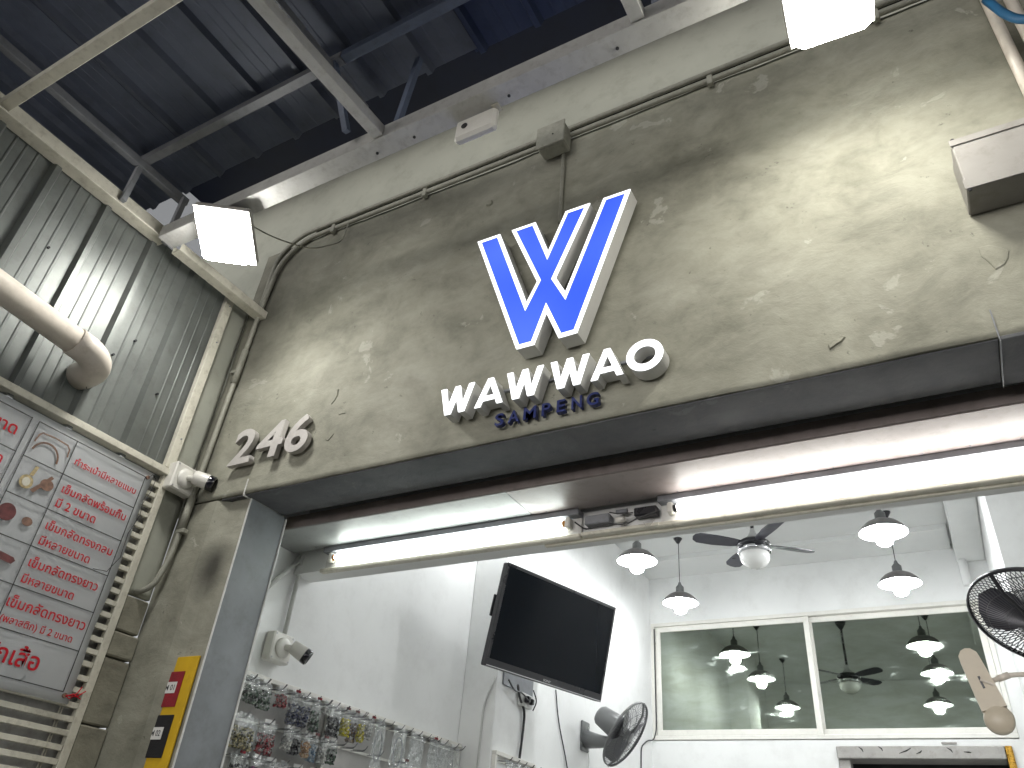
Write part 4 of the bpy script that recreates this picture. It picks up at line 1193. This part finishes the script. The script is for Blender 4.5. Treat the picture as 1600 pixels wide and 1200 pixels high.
part('rod', MB().tube([a0 + dd * Lh * .38 + Vector((.02, 0, 0)), (.09, 1.0, 2.312), (1.45, 1.0, 2.36)], [.008, .008, .006], 10).tube([(.06, 1.0, 2.302), (.095, 1.0, 2.3135)], .011, 10), PVC, t)
part('lever', MB().tube([a0 + dd * Lh * .36 + Vector((.0, -.024, 0)), a0 + dd * Lh * .40 + Vector((.035, -.02, -.01))], .004, 6), PVC, t)

# ------------------------------------------------------------------ bead racks and bags
rk = thing('display_rack', 'white hook rack along the left wall under the indoor camera', 'rack', (XW, 1.3, 1.0))
part('top_rail', MB().box((XW + .001, .26, 2.292), (XW + .045, 2.152, 2.312), .002), WPLAST, rk)
for y in (.27, .99, 1.575, 2.13):
    part('upright', MB().box((XW + .0015, y, 1.0), (XW + .038, y + .02, 2.2915), .002), WPLAST, rk)
part('back_board', MB().box((XW + .001, .29, 1.0), (XW + .008, 2.13, 2.291)), GREYBOX, rk)
RZ = (2.272, 2.125, 1.985, 1.845)
for z in RZ:
    part('hook_bar', MB().box((XW + .0085, .291, z - .006), (XW + .014, 2.129, z + .006), .001), WPLAST, rk)
hookm = MB().tube(bend([(0, -.012, -.002), (.085, -.012, -.006), (.105, -.012, .018)], .015, 3), .0017, 5).tube(bend([(0, .004, .004), (.075, .004, .002), (.092, .004, .02)], .015, 3), .0015, 5).data('hook')
pillar2 = thing('display_rack', 'short white hook rack on the column below the television', 'rack', (-2.527, 2.4, 1.0))
part('top_rail', MB().box((-2.526, 2.17, 2.262), (-2.495, 2.66, 2.284), .002), WPLAST, pillar2)
for y in (2.17, 2.64): part('upright', MB().box((-2.5255, y, 1.0), (-2.497, y + .02, 2.2615), .002), WPLAST, pillar2)
part('hook_bar', MB().box((-2.5255, 2.191, 2.23), (-2.515, 2.639, 2.242), .001), WPLAST, pillar2)
for i, y in enumerate((2.23, 2.32, 2.41, 2.50, 2.59)):
    o = part('hook', hookm, WIRE, pillar2, local=True); o.location = (.010, y - 2.4, 2.236 - 1.0)
def hook(y, z):
    o = part('hook', hookm, WIRE, rk, local=True); o.location = (.0125, y - 1.3, z - 1.0)
tagm = MB().box((.088, -.016, .004), (.094, .010, .014), .001).data('price_tag')
def tagp(y, z, m):
    o = part('hook_tag', tagm.copy(), m, rk, local=True); o.location = (.0125, y - 1.3, z - 1.0)

def bead_mat(name, cols):
    m = bpy.data.materials.new(name)
    t, p = nodes(m)
    g = t.nodes.new('ShaderNodeNewGeometry')
    r = t.nodes.new('ShaderNodeValToRGB'); el = r.color_ramp.elements
    while len(el) < len(cols): el.new(.5)
    for i, (e, c) in enumerate(zip(el, cols)):
        e.position = i / len(cols); e.color = (*c, 1)
    r.color_ramp.interpolation = 'CONSTANT'
    t.links.new(g.outputs['Random Per Island'], r.inputs[0])
    t.links.new(r.outputs[0], p.inputs['Base Color'])
    p.inputs['Roughness'].default_value = .18
    p.inputs['Coat Weight'].default_value = .4
    return m
BM = {
    'olive': bead_mat('olive_beads', [(.10, .09, .045), (.30, .26, .14), (.05, .05, .03), (.42, .38, .22)]),
    'red': bead_mat('dark_red_beads', [(.12, .008, .012), (.25, .02, .03), (.05, .004, .006), (.35, .12, .12)]),
    'green': bead_mat('dark_green_beads', [(.02, .05, .03), (.06, .10, .07), (.015, .02, .02), (.18, .22, .18)]),
    'navy': bead_mat('navy_beads', [(.012, .018, .05), (.03, .04, .10), (.008, .008, .015), (.15, .16, .22)]),
    'black': bead_mat('black_beads', [(.012, .012, .014), (.03, .03, .035), (.008, .008, .01), (.10, .10, .11)]),
    'yellow': bead_mat('yellow_beads', [(.45, .40, .03), (.30, .27, .02), (.55, .5, .12)]),
    'white': bead_mat('white_beads', [(.6, .6, .57), (.45, .45, .42), (.2, .2, .2)]),
    'orange': bead_mat('tan_orange_beads', [(.42, .24, .12), (.30, .17, .09), (.5, .38, .25)]),
    'blue': bead_mat('pale_blue_beads', [(.16, .26, .34), (.10, .16, .24), (.4, .46, .5)]),
    'purple': bead_mat('purple_beads', [(.10, .02, .09), (.20, .06, .18), (.05, .01, .05)]),
    'brown': bead_mat('brown_beads', [(.06, .035, .02), (.12, .07, .045), (.03, .02, .015), (.25, .2, .16)]),
}
def pouch(w, h, d, seed):
    mb = MB(); nu, nv = 8, 12; F = {}
    for side in (1, -1):
        for i in range(nu + 1):
            for j in range(nv + 1):
                u = i / nu * 2 - 1; v = j / nv
                k = max(0, (1 - u ** 4)) * math.sin(math.pi * min(1, (1 - v) * 1.25 + .02)) ** .6 if v > .18 else max(0, (1 - u ** 4)) * (v / .18 + .02) ** .5
                x = side * d / 2 * max(.03, k) + noise.noise(Vector((u * 3, v * 6, seed * 7.7 + side))) * .005
                y = u * w / 2 * (1 - .06 * math.sin(v * 9 + seed)) + noise.noise(Vector((v * 5, seed, u * 2))) * .003
                F[side, i, j] = mb.b.verts.new((x, y, -h + v * h))
    for side in (1, -1):
        for i in range(nu):
            for j in range(nv):
                mb.b.faces.new((F[side, i, j], F[side, i + 1, j], F[side, i + 1, j + 1], F[side, i, j + 1]))
    return mb
def beads(w, h, d, n, r, seed):
    rr = random.Random(seed); mb = MB()
    for k in range(n):
        y = rr.uniform(-.42, .42) * w; z = -h * (.97 - .62 * rr.random() ** 1.2)
        x = rr.uniform(-.36, .42) * d * (1 - (y / w * 2) ** 4)
        s = r * rr.uniform(.7, 1.3)
        q = bmesh.ops.create_icosphere(mb.b, subdivisions=1, radius=s)
        for v in q['verts']: v.co = Vector((v.co.x, v.co.y, v.co.z * rr.uniform(.8, 1.2))) + Vector((x, y, z))
    return mb
pouches = [pouch(1, 1, 1, i) for i in range(3)]
PD = {}
def pouch_data(w, h, d, i):
    k = (round(w, 3), round(h, 3), i % 3)
    if k not in PD: PD[k] = pouch(w, h, d, i % 3).data('pouch')
    return PD[k]
BD = {}
def bead_data(w, h, d, i, col):
    k = (round(w, 3), round(h, 3), col)
    if k not in BD: BD[k] = beads(w, h, d, int(190 * (w / .07) * (h / .12)), .0048, i).data('bead_fill')
    return BD[k]
ordw = ['first', 'second', 'third', 'fourth', 'fifth', 'sixth', 'seventh', 'eighth', 'ninth', 'tenth', 'eleventh', 'twelfth', 'thirteenth', 'fourteenth', 'fifteenth', 'sixteenth', 'seventeenth', 'eighteenth', 'nineteenth', 'twentieth']
rowname = ['top', 'second', 'third', 'fourth']
R0 = [(.42, .10, .10, 'green'), (.50, .10, .11, 'green'), (.60, .07, .08, 'red'), (.685, .06, .135, 'navy'), (.755, .06, .135, 'navy'), (.83, .075, .14, 'green'), (.905, .06, .05, 'white'), (.965, .085, .135, 'black'), (1.04, .06, .12, 'yellow'), (1.11, .06, .135, 'brown'), (1.17, .05, .125, 'yellow'), (1.24, .05, .10, 'white'), (1.32, .12, .215, 'hoop'), (1.49, .14, .22, 'hoop'), (1.655, .13, .22, 'clear'), (1.80, .10, .22, 'clear'), (1.91, .09, .22, 'clear'), (2.02, .09, .20, 'clear')]
R1 = [(.43, .15, .13, 'olive'), (.575, .12, .13, 'red'), (.69, .07, .09, 'white'), (.752, .06, .10, 'black'), (.807, .055, .10, 'orange'), (.862, .055, .11, 'blue'), (.925, .06, .11, 'white'), (.995, .06, .10, 'green'), (1.56, .06, .12, 'clear')]
R2 = [(.45, .09, .12, 'black'), (.545, .08, .12, 'purple'), (.63, .08, .11, 'navy'), (.715, .08, .11, 'white'), (.80, .08, .11, 'blue'), (.89, .07, .11, 'black'), (.97, .07, .11, 'purple'), (1.10, .08, .10, 'white'), (1.20, .08, .10, 'brown'), (1.30, .08, .10, 'black'), (1.47, .08, .11, 'clear'), (1.7, .09, .11, 'clear'), (1.86, .09, .11, 'clear')]
R3 = [(.45, .09, .12, 'red'), (.56, .08, .12, 'black'), (.66, .08, .11, 'olive'), (.76, .08, .11, 'navy'), (.86, .08, .11, 'green'), (.96, .07, .11, 'white')]
tintname = dict(olive='olive gold', red='dark red', green='dark green', navy='navy blue', black='black', yellow='yellow', white='white', orange='tan orange', blue='pale blue', purple='purple', brown='brown')
HOOP = MB().tube([(.0, .042 * math.cos(a * math.pi / 12), -.115 + .068 * math.sin(a * math.pi / 12)) for a in range(25)], .0035, 8).data('hoop')
bi = 0
for ri, row in enumerate((R0, R1, R2, R3)):
    for i, (y, w, h, col) in enumerate(row):
        z = RZ[ri]
        hook(y, z)
        if random.random() < .4: tagp(y, z, REDFELT if random.random() < .6 else MAROONP)
        if col in ('clear', 'hoop'):
            desc = 'empty clear plastic bag' if col == 'clear' else 'clear bag holding a grey ring'
        else:
            desc = 'clear bag of %s beads' % tintname[col]
        t = thing('bead_bag', '%s on the %s hook row, %s from the pillar' % (desc, rowname[ri], ordw[i]), 'bag', (XW + .085 + random.uniform(-.008, .006), y, z + .006), 'bags hanging on the bead rack')
        t.rotation_euler = (random.uniform(-.05, .05), random.uniform(-.04, .04), random.uniform(-.25, .25))
        part('pouch', pouch_data(w, h, .035, bi), FILM, t, local=True)
        part('header', MB().box((-.002, -w * .28, -.004), (.002, w * .28, .010), .0005), PAPER if bi % 3 else FILM, t, local=True)
        if col == 'hoop': part('ring', HOOP, GREYSTEEL, t, local=True)
        elif col != 'clear': part('bead_fill', bead_data(w, h, .035, bi, col), BM[col], t, local=True)
        bi += 1
for yy in (.91, 1.035, 1.183, 1.40, 1.57, 1.74, 1.84, 2.09):
    hook(yy, RZ[0])
for yy in (1.07, 1.14, 1.22, 1.35):
    hook(yy, RZ[1])
for i, (y, col) in enumerate(((2.24, 'purple'), (2.33, 'red'), (2.43, 'purple'))):
    t = thing('bead_bag', 'clear bag of %s beads on the column rack, %s from the left' % (tintname[col], ordw[i]), 'bag', (-2.44, y, 2.238), 'bags hanging on the bead rack')
    part('pouch', pouch_data(.07, .12, .035, i), FILM, t, local=True)
    part('bead_fill', bead_data(.07, .12, .035, i, col), BM[col], t, local=True)
